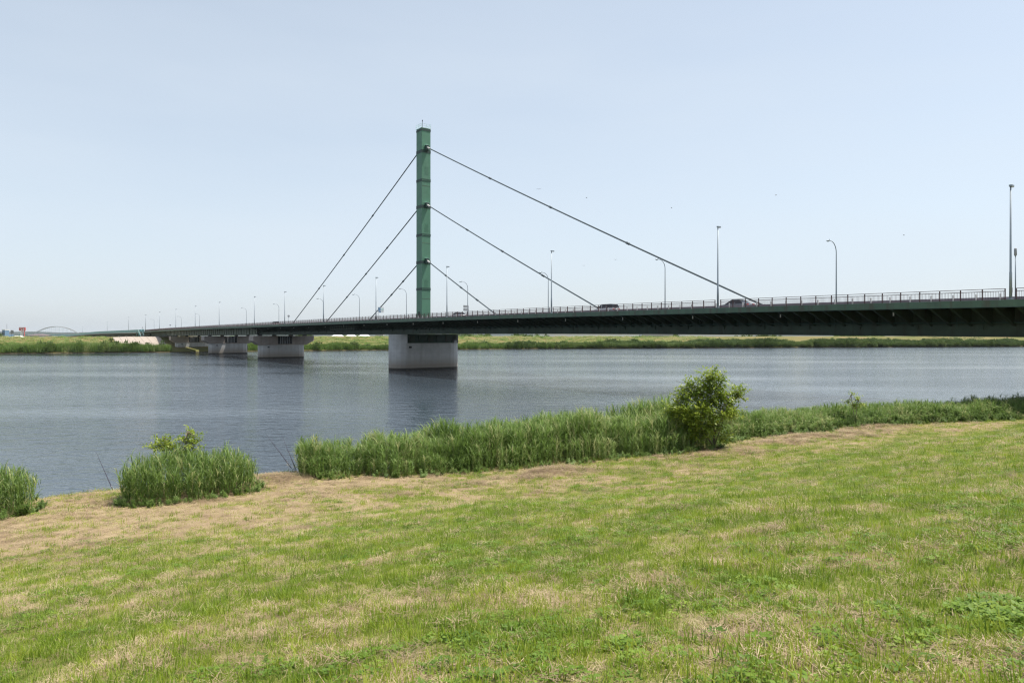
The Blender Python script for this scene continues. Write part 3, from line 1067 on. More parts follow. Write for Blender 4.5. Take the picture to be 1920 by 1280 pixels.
def make_curved_lamp():
    r = empty('curved_street_lamp')
    pts = [(0, 0, 0), (0, 0, 2.3), (0, 0, 8.3)]
    rad = [.12, .10, .062]
    for k in range(1, 9):
        a = math.pi / 2 * k / 8
        pts.append((-1.5 * (1 - math.cos(a)), 0, 8.3 + 1.55 * math.sin(a)))
        rad.append(.062 - .002 * k)
    pts.append((-1.85, 0, 9.87)); rad.append(.045)
    MB().tube(pts, rad, 10).build('pole', 'lamp', r, True)
    MB().box(-.2, .2, -.2, .2, -.02, .05).build('base_plate', 'lamp', r)
    h = MB().tube([(-1.8, 0, 9.86), (-1.95, 0, 9.85), (-2.25, 0, 9.80), (-2.5, 0, 9.80)], [.06, .13, .14, .05], 8).build('lamp_head', 'lamp', r, True)
    MB().tube([(-1.75, 0, 9.9), (-1.75, 0, 10.08)], .04, 6).build('photocell', 'lamp', h)
    return r


ORD = ['first', 'second', 'third', 'fourth', 'fifth', 'sixth', 'seventh', 'eighth', 'ninth', 'tenth', 'eleventh', 'twelfth', 'thirteenth', 'fourteenth']
proto = make_tall_lamp()
near_px = [1895, 1346, 1034, 838, 705, 606.7, 533.8, 476.9, 411, 366, 329.6, 299]
for i, p in enumerate(near_px):
    o = proto if i == 0 else copy_tree(proto)
    s = near_s(p)
    o.location = ST(s, T_NEAR, float(deckz(s)) + .05)
    o.rotation_euler.z = A
    tag(o, 'tall straight street lamp on the near bridge edge, %s from the right' % ORD[i], 'street lamp', 'straight lamps along the near railing')
proto = make_curved_lamp()
far_px = [1568, 1247, 1028, 877, 762, 674, 606, 523, 462, 374, 340, 289]
for i, p in enumerate(far_px):
    o = proto if i == 0 else copy_tree(proto)
    s = near_s(p, BF)
    o.location = ST(s, T_FAR, float(deckz(s)) + .05)
    o.rotation_euler.z = A
    tag(o, 'curved-arm street lamp on the far bridge side, %s from the right' % ORD[i], 'street lamp', 'curved lamps along the far side')
# lamps over the viaduct farther on
for i, (p, hh) in enumerate(((273, 1.0), (241, 1.0), (201, .9), (155, .8))):
    r = empty('viaduct_lamp')
    s = near_s(p)
    r.location = ST(s, T_NEAR, float(deckz(s)) - .05)
    r.rotation_euler.z = A
    MB().tube([(0, 0, 0), (0, 0, 10.0 * hh)], [.13, .07], 8).build('pole', 'lamp', r, True)
    MB().box(-.5, .6, -.12, .12, 10.0 * hh, 10.0 * hh + .14).build('lamp_head', 'lamp', r)
    tag(r, 'thin distant lamp on the teal viaduct, %s beyond the bridge end' % ORD[i], 'street lamp', 'lamps along the viaduct')


def sign_post(name, px, bconst, top, label, cat, builder):
    s = near_s(px, bconst)
    r = empty(name, ST(s, bconst * CA, float(deckz(s))), A)
    MB().tube([(0, 0, -.02), (0, 0, top)], .045, 6).build('post', 'lamp', r, True)
    builder(r)
    tag(r, label, cat)
    return r


def disc(r, z, rad, mat_face, mat_back):
    c = [(rad * math.cos(k * math.pi / 10), rad * math.sin(k * math.pi / 10)) for k in range(20)]
    MB().prism(c, -.09, -.06, lambda a, b2, c2: (a, c2, z + b2)).build('sign_plate', mat_back, r)
    MB().prism([(x * .98, y * .98) for x, y in c], .0, .003, lambda a, b2, c2: (a, c2 - .057, z + b2)).build('sign_face', mat_face, r)


def blue_board(r):
    b = MB().box(-.1, 1.5, -.1, -.06, 2.1, 3.5).build('sign_plate', 'white', r)
    MB().box(-.02, .62, -.125, -.103, 2.55, 3.42).build('sign_field', 'blue', b)
    MB().box(.74, 1.42, -.125, -.103, 2.75, 3.2).build('sign_field', 'pale', b)
    MB().box(.1, .75, -.125, -.103, 2.18, 2.42).build('sign_field', 'blue', b)


def grid_board(r):
    for x in (-1.55, -.75):
        for z in (2.55, 3.3):
            MB().box(x, x + .7, -.1, -.05, z, z + .62).build('sign_plate', 'grey', r)
    for z in (2.8, 3.6):
        MB().box(-1.6, .05, -.045, .0, z, z + .07).build('sign_arm', 'dark', r)


sign_post('road_sign', 709, 95.0, 3.6, 'blue and white road sign board left of the green pylon', 'road sign', blue_board)
sign_post('road_sign_frame', 878.5, 117.8, 4.0, 'grey road sign panels seen from behind, right of the pylon', 'road sign', grid_board)
for px, lab in ((541, 'small dark round traffic sign beside the longest left stay cable'), (319, 'small dark round traffic sign near the far bridge end'), (267, 'small dark sign post above the teal stair')):
    sign_post('round_sign', px, 96.0, 2.9, lab, 'traffic sign', lambda r: disc(r, 2.9, .38, 'dark', 'grey'))


def tall_cam(r):
    MB().box(-.1, .1, -.35, .35, 4.2, 5.6).build('equipment_box', 'grey', r)


s = near_s(1904, 93.0)
r = empty('instrument_pole', ST(s, 93.0 * CA, float(deckz(s))), A)
MB().tube([(0, 0, -.02), (0, 0, 4.1)], [.06, .04], 8).build('pole', 'lamp', r, True)
MB().tube([(0, 0, 4.1), (0, 0, 4.2), (0, 0, 4.75), (0, 0, 4.85)], [.05, .12, .12, .05], 8).build('instrument', 'grey', r, True)
tag(r, 'thin grey instrument pole at the right edge beside the tallest lamp', 'pole')


def make_car(name, s, t, paint, label, kind='sedan', heading=1):
    r = empty(name, ST(s, t, float(deckz(s)) - .2), A + (0 if heading > 0 else math.pi))
    L = 4.4
    if kind == 'sedan':
        low = [(-2.2, .32), (2.15, .28), (2.2, .62), (1.95, .78), (.95, .92), (-1.45, .95), (-2.1, .92), (-2.22, .7)]
        cab = [(-1.75, .93), (-.95, 1.38), (-.3, 1.45), (.35, 1.4), (1.2, .9)]
    else:
        low = [(-2.2, .32), (2.15, .28), (2.2, .66), (2.0, .85), (1.2, 1.0), (-2.0, 1.02), (-2.18, .95), (-2.22, .6)]
        cab = [(-2.15, 1.0), (-1.95, 1.55), (-1.6, 1.63), (.35, 1.62), (.75, 1.5), (1.4, .98)]

    def loft(prof, w0, w1, zmid):
        mbx = MB()
        n = len(prof)
        v = []
        for sgn in (-1, 1):
            for y, z in prof:
                u = max(0, min(1, (z - zmid) / .6))
                v.append((sgn * (w0 + (w1 - w0) * u), y, z))
        f = [(i, (i + 1) % n, n + (i + 1) % n, n + i) for i in range(n)]
        f += [tuple(range(n - 1, -1, -1)), tuple(range(n, 2 * n))]
        return mbx.add(v, f)
    body = loft(low, .84, .80, .5).build('body', paint, r)
    md = body.modifiers.new('bevel', 'BEVEL'); md.width = .05; md.segments = 2
    cabin = loft(cab, .79, .6, .95).build('windows', 'glass', r)
    top = [(y, z) for y, z in cab if z > 1.3]
    y0, y1 = top[0][0] + .02, top[-1][0] - .02
    zt = max(z for y, z in cab)
    MB().prism([(-.58, y0), (.58, y0), (.57, y1), (-.57, y1)], zt - .03, zt + .025).build('roof', paint, r)
    for y in ([-.35] if kind == 'sedan' else [-.7, .35]):
        for sg in (-1, 1):
            MB().add([(sg * .79, y - .04, .95), (sg * .79, y + .04, .95), (sg * .61, y + .04, zt - .04), (sg * .61, y - .04, zt - .04),
                      (sg * .815, y - .04, .95), (sg * .815, y + .04, .95), (sg * .635, y + .04, zt - .04), (sg * .635, y - .04, zt - .04)],
                     [(0, 1, 2, 3), (7, 6, 5, 4), (0, 4, 5, 1), (1, 5, 6, 2), (2, 6, 7, 3), (3, 7, 4, 0)]).build('pillar', paint, r)
    wm = MB().tube([(-.1, 0, 0), (.1, 0, 0)], .31, 16).mesh('wheel', 'rubber')
    rm = MB().tube([(-.11, 0, 0), (.11, 0, 0)], .19, 10).mesh('rim', 'grey')
    for x in (-.76, .76):
        for y in (-1.35, 1.35):
            w = link('wheel', wm, r, (x, y, .31))
            link('rim', rm, w)
    for x in (-.62, .62):
        MB().box(x - .16, x + .16, 2.12, 2.22, .58, .74).build('headlight', 'white', r)
        MB().box(x - .17, x + .17, -2.26, -2.15, .66, .9).build('taillight', 'tail', r)
    tag(r, label, 'car')
    return r


def lane_s(px, t):
    return near_s(px, t / CA)


make_car('car', lane_s(1380, 78.2), 78.2, 'car_dark', 'dark car on the bridge below the lower end of the longest right cable')
make_car('car', lane_s(1137, 78.4), 78.4, 'car_white', 'white estate car with dark windows where the middle right cable meets the deck', 'wagon')
make_car('car', lane_s(859, 78.0), 78.0, 'car_white', 'small white car on the bridge just right of the pylon')
make_car('car', lane_s(516, 78.0), 78.0, 'car_white', 'tiny white car on the bridge above the second pier', 'wagon')

# ================================================================= PLANTS OF THE NEAR BANK
GREEN = [(0.0, (0.13, 0.21, 0.020)), (0.35, (0.25, 0.345, 0.030)), (0.7, (0.38, 0.435, 0.05)), (1.0, (0.46, 0.43, 0.14))]
STRAW = [(0.0, (0.17, 0.115, 0.070)), (0.5, (0.36, 0.26, 0.155)), (1.0, (0.54, 0.43, 0.26))]
WEED = [(0.0, (0.09, 0.17, 0.018)), (0.6, (0.18, 0.29, 0.03)), (1.0, (0.28, 0.38, 0.05))]
M['blade'] = leaf_mat('grass blade', GREEN)
M['straw'] = leaf_mat('cut straw', STRAW, trans=0.15, rough=0.7)
M['weed'] = leaf_mat('weed leaf', WEED)
REED = [(0.0, (0.078, 0.145, 0.026)), (0.45, (0.165, 0.255, 0.052)), (0.8, (0.25, 0.36, 0.10)), (1.0, (0.42, 0.44, 0.19))]
M['reed'] = leaf_mat('reed leaf', REED, trans=0.45)
M['reed_mesh'] = leaf_mat('reed leaf', REED, src='GEOMETRY', trans=0.45)
LEAF = [(0.0, (0.095, 0.16, 0.016)), (0.5, (0.22, 0.31, 0.034)), (1.0, (0.38, 0.44, 0.065))]
M['leaf'] = leaf_mat('tree leaf', LEAF, src='GEOMETRY', trans=0.42, rough=0.4)
BUSH = [(0.0, (0.05, 0.085, 0.024)), (0.5, (0.13, 0.19, 0.055)), (1.0, (0.22, 0.28, 0.09))]
M['bush'] = leaf_mat('bank bush leaf', BUSH, trans=0.25)
M['bush_mesh'] = leaf_mat('bank bush leaf', BUSH, src='GEOMETRY', trans=0.25)

U = random.uniform


def grass_clump(n, r, h0, h1, w0, w1, lean, mat):
    bl = []
    for _ in range(n):
        a, d = U(0, 6.283), r * math.sqrt(U(0, 1))
        bl.append((d * math.cos(a), d * math.sin(a), -.012, U(0, 6.283), U(0, lean), U(h0, h1), U(w0, w1), U(.1, 1.1)))
    return blade_set(bl, mat, 2, 'grass')


def straw_clump(n, r, l0, l1, pile=0.02):
    bl = []
    for _ in range(n):
        a, d = U(0, 6.283), r * math.sqrt(U(0, 1))
        bl.append((d * math.cos(a), d * math.sin(a), U(0, pile) * (1 - (d / r) ** 2) + .004, U(0, 6.283), U(1.15, 1.62), U(l0, l1), U(.003, .0065), U(-.3, .5)))
    return blade_set(bl, 'straw', 2, 'straw')


def weed_clump(n, r, l0, l1, h):
    P, D, Uu, L, W = [], [], [], [], []
    for _ in range(n):
        a, d = U(0, 6.283), r * math.sqrt(U(0, 1))
        P.append((d * math.cos(a), d * math.sin(a), U(.01, h) * (1.1 - d / r)))
        b2 = a + U(-.8, .8)
        v = np.array([math.cos(b2), math.sin(b2), U(-.1, .7)]); D.append(v / np.linalg.norm(v))
        Uu.append((U(-.3, .3), U(-.3, .3), 1))
        l = U(l0, l1); L.append(l); W.append(l * U(.5, .75))
    V, Fq = leaf_faces(P, D, Uu, np.array(L), np.array(W))
    return np_mesh('weed', V, Fq, 'weed')


grass_vars = [grass_clump(14, .10, .035, .095, .005, .009, .9, 'blade') for _ in range(4)] + \
             [grass_clump(12, .07, .07, .16, .006, .011, .75, 'blade') for _ in range(3)] + \
             [straw_clump(26, .12, .04, .12) for _ in range(4)] + \
             [straw_clump(60, .16, .05, .14, .09) for _ in range(2)] + \
             [weed_clump(40, .14, .03, .06, .10) for _ in range(2)]
C_GRASS = variants('meadow_plant', grass_vars)


def meadow():
    # candidate points over the visible wedge and a margin on either side, denser towards the viewer
    Ps = []
    for (d0, d1, dens, half) in ((1.0, 6, 260, 85), (6, 10, 210, 64), (10, 16, 130, 56), (16, 26, 75, 51), (26, 45, 42, 47), (45, 85, 20, 44)):
        area = math.radians(2 * half) / 2 * (d1 ** 2 - d0 ** 2)
        n = int(area * dens)
        r = np.sqrt(RNG.uniform(d0 ** 2, d1 ** 2, n)); a = np.radians(RNG.uniform(-half, half, n))
        Ps.append(np.stack([r * np.sin(a), r * np.cos(a), r], 1))
    P = np.concatenate(Ps)
    s, t = to_st(P[:, 0], P[:, 1])
    keep = (s < 33.5) | ((t < 17) & (s < shore_near(t) - .9))
    keep &= (t < 110)
    P, s, t = P[keep], s[keep], t[keep]
    n = len(P)
    dry = dryness(P[:, 0], P[:, 1])
    clump = fbm(P[:, 0] * 1.7, P[:, 1] * 1.7, 61, 3)
    weedy = fbm(P[:, 0] * .55, P[:, 1] * .55, 71, 3)
    hay = fbm(P[:, 0] * .8 + 40, P[:, 1] * 1.3, 81, 3)
    r1, r2 = RNG.uniform(0, 1, n), RNG.uniform(0, 1, n)
    pick = np.where(r1 < .72, RNG.integers(0, 4, n), RNG.integers(4, 7, n))
    straw = r2 < np.clip((dry - .30) * 1.15, .07, .93)
    pick = np.where(straw, RNG.integers(7, 11, n), pick)
    pick = np.where(straw & (hay > .57) & (r1 < .6), RNG.integers(11, 13, n), pick)
    hz = hay_zone(P[:, 0], P[:, 1])
    heap = r2 < hz * .8
    straw |= heap
    pick = np.where(heap, RNG.integers(11, 13, n), pick)
    wd = (~straw) & (weedy > .56) & (r1 < .13)
    pick = np.where(wd, RNG.integers(13, 15, n), pick)
    far = np.clip((P[:, 2] - 8) / 30, 0, 1)
    sc = RNG.uniform(.7, 1.3, n) * (0.8 + .75 * far) * (.7 + .75 * clump)
    sc = np.where(heap, sc * 1.35, sc)
    tuft = (~straw) & (RNG.uniform(0, 1, n) < .022 + .02 * far)
    pick = np.where(tuft, RNG.integers(4, 7, n), pick)
    sc = np.where(tuft, sc * RNG.uniform(.95, 1.4, n), sc)
    clod = (~tuft) & (RNG.uniform(0, 1, n) < .016 + .012 * far)
    pick = np.where(clod, RNG.integers(11, 13, n), pick)
    sc = np.where(clod, sc * 1.15, sc)
    heap = heap | clod
    tall = (pick >= 4) & (pick < 7)
    # a rank patch of leafy weeds close by on the right
    cx, cy = pix(1890, 0, 4.9).x, 4.75
    near_patch = np.hypot(P[:, 0] - cx, (P[:, 1] - cy) * .8) < .28 + .3 * clump
    pick = np.where(near_patch & (r2 < .6), RNG.integers(13, 15, n), pick)
    sc = np.where((pick >= 13) & ~near_patch, sc * .8, sc)
    S = np.stack([sc, sc, sc * np.where(tall, 1.15 - .35 * far, 1.0 - .3 * far)], 1)
    R = np.stack([RNG.uniform(-.15, .15, n), RNG.uniform(-.15, .15, n), RNG.uniform(0, 6.283, n)], 1)
    T = np.clip(.18 + .55 * dry + RNG.normal(0, .17, n) - .25 * (hay - .5), 0, 1)
    T = np.where(tuft, np.clip(RNG.normal(.16, .1, n), 0, 1), T)
    T = np.where((pick >= 7) & (pick < 13), np.clip(.78 - 1.5 * np.clip(hay - .5, 0, 1) + RNG.normal(0, .2, n), 0, 1), T)
    T = np.where(heap & (pick < 13), np.clip(RNG.normal(.42, .2, n), 0, 1), T)
    T = np.where(pick >= 13, np.clip(RNG.normal(.5, .22, n), 0, 1), T)
    Z = gz(P[:, 0], P[:, 1])
    lab = {}
    groups = (('meadow_grass', pick < 7, 'short sunlit grass growing on the mown bank', 'grass'),
              ('dry_straw', (pick >= 7) & (pick < 13), 'cut dry straw and hay lying over the bank', 'straw'),
              ('meadow_weeds', pick >= 13, 'low leafy weeds scattered through the grass', 'weeds'))
    for nm, mk, lb, ct in groups:
        scatter(nm, np.stack([P[mk, 0], P[mk, 1], Z[mk]], 1), R[mk], S[mk], pick[mk], T[mk], C_GRASS, lb, ct)


meadow()


# ---- reeds
def reed_blades(h, nl, spread=0.0):
    bl = []
    for _ in range(nl):
        z = h * U(.02, .84)
        bl.append((0, 0, z, U(0, 6.283), U(.08, .5), U(.48, .92) * (h / 2.0) ** .5, U(.028, .05), U(.8, 2.1)))
    for k in range(3):
        bl.append((0, 0, h * .8, U(0, 6.283), U(.02, .2), h * U(.16, .26), .02, U(.1, .5)))
    bl.append((0, 0, 0, U(0, 6.283), U(0, .05), h * .93, .014, .08))
    return bl


def reed_mesh(nstalk, r):
    bl = []
    for _ in range(nstalk):
        a, d = U(0, 6.283), r * math.sqrt(U(0, 1))
        ox, oy = d * math.cos(a), d * math.sin(a)
        h = U(1.55, 2.15)
        bl += [(b[0] + ox, b[1] + oy) + tuple(b[2:]) for b in reed_blades(h, 8)]
    return blade_set(bl, 'reed', 4, 'reed')


C_REED = variants('reed_stalk', [reed_mesh(2, .12) for _ in range(7)])


def weed_stem(h, n):
    P, D, Uu, L, W = [], [], [], [], []
    for st in range(4):
        ox, oy, lx, ly = U(-.15, .15), U(-.15, .15), U(-.25, .25), U(-.25, .25)
        hh = h * U(.65, 1)
        for k in range(n):
            u = U(.05, 1)
            a = U(0, 6.283)
            P.append((ox + lx * u * hh, oy + ly * u * hh, u * hh))
            v = np.array([math.cos(a), math.sin(a), U(-.3, .5)]); D.append(v / np.linalg.norm(v))
            Uu.append((U(-.3, .3), U(-.3, .3), 1))
            l = U(.09, .2) * (1.2 - .5 * u); L.append(l); W.append(l * U(.35, .55))
    V, Fq = leaf_faces(P, D, Uu, np.array(L), np.array(W))
    return np_mesh('weed_stem', V, Fq, 'reed')


C_BANKW = variants('bank_weed', [weed_stem(1.3, 34) for _ in range(4)])


def front_line(t):
    t = np.asarray(t, float)
    return np.interp(t, [10, 15.0, 16.2, 22, 29, 32, 35, 36, 38, 40, 54, 60, 66, 70, 80, 110], [34.6, 34.4, 32.2, 30.2, 28.8, 27.5, 27.2, 27.9, 29.3, 29.6, 28.6, 26.2, 22.6, 20.4, 17.5, 12.0]) + 1.0 * (fbm(t * .45, t * 0 + 2.2, 91, 3) - .5)


def reed_height(t):
    return np.interp(t, [12, 16, 20, 30, 36, 39, 44, 50, 60, 80], [.78, .88, 1.0, 1.18, 1.2, 1.0, .78, .66, .74, .7])


def reed_belt():
    n = 20000
    t = RNG.uniform(11.8, 100, n)
    depth = np.interp(t, [12, 16, 30, 40, 50], [4.6, 5.6, 6.8, 6.4, 0]) + (t > 44) * np.clip((t - 44) / 6, 0, 1) * np.maximum(shore_near(t) - front_line(t) - .1, 2.5)
    u = RNG.uniform(0, 1, n)
    s = front_line(t) + u * depth
    frac = np.interp(t, [38, 43, 60, 96], [1, .55, .4, .3])
    dens = np.interp(t, [12, 36, 45, 96], [.64, .64, .8, .9])
    k = (RNG.uniform(0, 1, n) < dens) & (t > 12.3 + (s - 35) * .36)
    t, s, u, frac = t[k], s[k], u[k], frac[k]
    n = len(t)
    X, Y = -SA * s + CA * t, CA * s + SA * t
    Z = np.maximum(gz(X, Y), -.25)
    edge = np.clip(u * 6, .55, 1) * np.clip((1 - u) * 8, .8, 1)
    hv = reed_height(t) * (.62 + .78 * fbm(X * .5, Y * .5, 101, 3)) * edge
    isr = RNG.uniform(0, 1, n) < frac
    S = np.stack([np.full(n, 1.0), np.full(n, 1.0), hv], 1) * RNG.uniform(.88, 1.12, n)[:, None]
    S[:, :2] *= np.clip(hv, .7, 1.1)[:, None]
    R = np.stack([RNG.normal(0, .10, n), RNG.normal(0, .10, n), RNG.uniform(0, 6.283, n)], 1)
    T = np.clip(.60 + .8 * (fbm(X * .35, Y * .35, 111, 3) - .5) + RNG.normal(0, .2, n), 0, 1)
    T = np.where(RNG.uniform(0, 1, n) < .07, 1.0, T)
    P = np.stack([X, Y, Z - .03], 1)
    scatter('reed_belt', P[isr], R[isr], S[isr], RNG.integers(0, 7, isr.sum()), T[isr], C_REED, 'long belt of tall green reeds along the near water edge', 'reeds')
    w = ~isr
    S2 = S[w].copy(); S2[:, 2] *= 1.35; S2[:, :2] *= 1.5
    scatter('bank_weeds', P[w], R[w], S2, RNG.integers(0, 4, w.sum()), np.clip(T[w] + .02, 0, 1), C_BANKW, 'rank leafy weeds along the bank right of the small tree', 'weeds')
    # fringe of small plants at the foot of the belt
    n = 1500
    t = RNG.uniform(12, 96, n)
    s = front_line(t) + RNG.normal(-.25, .3, n)
    t = np.maximum(t, 13.0)
    X, Y = -SA * s + CA * t, CA * s + SA * t
    # and round the two free-standing clumps
    for q, (cs, ct, rs, rt) in enumerate(((34.3, 7.1, 2.0, 2.8), (36.1, -.9, 2.1, 2.3))):
        a = RNG.uniform(0, 6.283, 110)
        k = slice(q * 110, q * 110 + 110)
        s[k] = cs - np.abs(np.sin(a)) ** .77 * (rs + .15) + RNG.normal(0, .15, 110)
        t[k] = ct + np.sign(np.cos(a)) * np.abs(np.cos(a)) ** .77 * (rt + .15)
    # grass tufts hanging over the bare water edge on the left
    k = slice(220, 420)
    t[k] = RNG.uniform(-8, 14, 200)
    s[k] = shore_near(t[k]) - RNG.uniform(.35, 1.3, 200)
    X, Y = -SA * s + CA * t, CA * s + SA * t
    sc = RNG.uniform(.18, .42, n)
    sc[k] *= .6
    scatter('bank_fringe', np.stack([X, Y, gz(X, Y) - .02], 1), np.stack([RNG.normal(0, .3, n), RNG.normal(0, .3, n), RNG.uniform(0, 6.28, n)], 1),
            np.stack([sc * 1.5, sc * 1.5, sc], 1), RNG.integers(0, 4, n), np.clip(RNG.normal(.5, .22, n), 0, 1), C_BANKW, 'fringe of low green plants at the foot of the reeds', 'weeds')


reed_belt()


def reed_clump(name, outline_c, rs, rt, n, h, label, seed):
    """a free-standing stand of reeds: stalks in an oval (s, t), built as one mesh of leaf ribbons"""
    rng = random.Random(seed)
    bl, tint = [], []
    cs, ct = outline_c
    for _ in range(n):
        while True:
            a, b2 = rng.uniform(-1, 1), rng.uniform(-1, 1)
            if abs(a) ** 2.6 + abs(b2) ** 2.6 < 1:
                break
        s, t = cs + a * rs, ct + b2 * rt
        p = ST(s, t)
        z = float(gz(p.x, p.y)) - .03
        edge = 1 - .38 * max(abs(a), abs(b2)) ** 4
        hh = h * edge * rng.uniform(.78, 1.12) * (.85 + .35 * float(fbm(p.x * .7, p.y * .7, seed)))
        tn = min(1, max(0, rng.gauss(.56, .22)))
        lx, ly = rng.gauss(0, .08) + .10 * (p.x - ST(cs, ct).x) / rt, rng.gauss(0, .08)
        for q in reed_blades(hh, 8):
            bl.append((p.x + lx * q[2], p.y + ly * q[2], z + q[2]) + tuple(q[3:]))
            tint += [min(1, max(0, tn + rng.gauss(0, .2)))] * 10
    me = blade_set(bl, 'reed_mesh', 4, name, tint)
    o = link('reed_clump', me)
    c = ST(cs, ct)
    tag(o, label, 'reeds', 'free-standing reed clumps by the water')
    # put the origin at the foot of the clump
    off = Vector((c.x, c.y, float(gz(c.x, c.y))))
    me.transform(Matrix.Translation(-off)); o.location = off
    return o


reed_clump('reed_clump', (34.3, 7.1), 2.0, 2.75, 600, 1.9, 'dense dark green reed clump between two fishing spots, leafy shoots behind', 201)
reed_clump('reed_clump', (36.1, -0.9), 2.1, 2.3, 470, 1.8, 'round reed clump cut off by the left edge', 202)


# ---- small tree and saplings
def make_tree(name, base, stems, lobes, nleaf, leaf, label, seed, cat='tree', mat='leaf'):
    rng = random.Random(seed)
    r = empty(name, base)
    tr = MB()
    for pts, r0, r1 in stems:
        k = len(pts)
        pp = [Vector(p) for p in pts]
        tr.tube(pp, [r0 + (r1 - r0) * i / (k - 1) for i in range(k)], 7)
    # twigs out to the lobes
    for (c, rad) in lobes:
        c = Vector(c)
        best = min((Vector(p) for st in stems for p in st[0][1:]), key=lambda p: (p - c).length)
        for _ in range(4):
            e = c + Vector((rng.gauss(0, .5), rng.gauss(0, .5), rng.gauss(0, .4))) * rad[0]
            mid = best.lerp(e, .5) + Vector((0, 0, -.06))
            tr.tube([best, mid, e], [.022, .014, .006], 5)
    tr.build('trunk', 'bark', r, True)
    P, D, Uu, L, W, T = [], [], [], [], [], []
    tot = sum(rd[0] * rd[1] * rd[2] for _, rd in lobes) ** 1.0
    for c, rd in lobes:
        n = int(nleaf * (rd[0] * rd[1] * rd[2]) / tot)
        # sprays of leaves
        for _ in range(max(3, n // 14)):
            v = Vector((rng.gauss(0, 1), rng.gauss(0, 1), rng.gauss(0, 1))).normalized() * (rng.uniform(.35, 1.05))
            ctr = Vector(c) + Vector((v.x * rd[0], v.y * rd[1], v.z * rd[2]))
            out = Vector((v.x, v.y, v.z * .6 + .15)).normalized()
            tn = min(1, max(0, rng.gauss(.64, .24)))
            for k in range(14):
                u = (k + 1) / 14
                p = ctr + out * (u - .5) * leaf * 3.0 + Vector((rng.gauss(0, .35), rng.gauss(0, .35), rng.gauss(0, .25))) * leaf
                d = (out * .7 + Vector((rng.gauss(0, .7), rng.gauss(0, .7), rng.gauss(-.1, .35)))).normalized()
                P.append(p); D.append(d); Uu.append((rng.gauss(0, .35), rng.gauss(0, .35), 1))
                l = leaf * rng.uniform(.65, 1.25); L.append(l); W.append(l * rng.uniform(.36, .52))
                T += [min(1, max(0, tn + rng.gauss(0, .12)))] * 5
    V, Fq = leaf_faces(P, D, Uu, np.array(L), np.array(W))
    link('crown', np_mesh('crown', V, Fq, mat, T), r)
    tag(r, label, cat)
    return r


MP = 42.6 / F      # metres per photo pixel at the small tree
b0 = pix(1338, 0, 42.6)
tz = float(gz(b0.x, b0.y))
base = Vector((b0.x, b0.y, tz - .05))


def tp(px, py, dy=0.0):
    return ((px - 1338) * MP, dy, (850 - py) * MP)


make_tree('bank_tree', base,
          [([tp(1338, 850), tp(1340, 815, .1), tp(1336, 775, .1), tp(1330, 735, 0), tp(1332, 712, 0)], .075, .02),
           ([tp(1336, 840), tp(1318, 815, -.2), tp(1296, 785, -.3), tp(1278, 765, -.2)], .05, .015),
           ([tp(1340, 820), tp(1358, 785, .2), tp(1382, 752, .3)], .045, .012),
           ([tp(1338, 845), tp(1350, 800, -.4), tp(1352, 760, -.7)], .04, .012)],
          [(tp(1334, 713), (.85, .8, .45)), (tp(1300, 737, .2), (.85, .8, .58)), (tp(1336, 745), (.95, 1.0, .8)), (tp(1386, 742, .3), (.62, .6, .42)), (tp(1398, 736, .3), (.25, .3, .2)),
           (tp(1268, 772, -.1), (.72, .7, .42)), (tp(1306, 776, -.5), (1.0, .9, .62)), (tp(1354, 776, -.6), (.75, .7, .5)), (tp(1368, 756, .2), (.5, .5, .35)), (tp(1290, 796, -.3), (.9, .7, .5)), (tp(1330, 800, -.3), (.7, .7, .4)),
           (tp(1258, 778, 0), (.5, .5, .35)), (tp(1282, 752, .1), (.6, .6, .45)), (tp(1300, 818, -.4), (.9, .5, .45)), (tp(1350, 822, -.3), (.5, .5, .4)), (tp(1378, 780, .2), (.5, .5, .35))],
          12500, .205, 'small leafy green tree standing in the reeds on the near bank', 301)

b1 = pix(330, 0, 36.0)
z1 = float(gz(b1.x, b1.y))
m1 = 36.0 / F
bp = pix(330, 900, 36.0)
make_tree('sapling', Vector((b1.x, b1.y, z1 - .05)),
          [([(0, 0, 0), (-.2, 0, 1.2), ((308 - 330) * m1, 0, (HORIZON - 818) / F * 36 + CAMH - z1)], .03, .01),
           ([(0, 0, 0), (.25, 0, 1.3), ((352 - 330) * m1, 0, (HORIZON - 806) / F * 36 + CAMH - z1)], .03, .01)],
          [(((300 - 330) * m1, 0, CAMH - z1 - .36 - (818 - HORIZON) * m1), (.62, .5, .36)), (((318 - 330) * m1, .1, CAMH - z1 - .36 - (822 - HORIZON) * m1), (.55, .5, .34)),
           (((352 - 330) * m1, 0, CAMH - z1 - .36 - (815 - HORIZON) * m1), (.6, .5, .42)), (((362 - 330) * m1, 0, CAMH - z1 - .36 - (803 - HORIZON) * m1), (.34, .35, .3)),
           (((335 - 330) * m1, 0, CAMH - z1 - .36 - (832 - HORIZON) * m1), (.7, .5, .3)), (((315 - 330) * m1, 0, CAMH - z1 - .36 - (846 - HORIZON) * m1), (.7, .4, .35)), (((352 - 330) * m1, 0, CAMH - z1 - .36 - (842 - HORIZON) * m1), (.7, .4, .35))],
          3000, .17, 'two-armed leafy sapling rising behind the dark reed clump', 302, 'sapling')
Y2 = 55.0
b2_ = pix(1604, 0, Y2)
z2 = float(gz(b2_.x, b2_.y))
m2 = Y2 / F
zt2 = CAMH - z2


def sp(px, py):
    return ((px - 1604) * m2, 0, zt2 - (py - HORIZON) * m2)


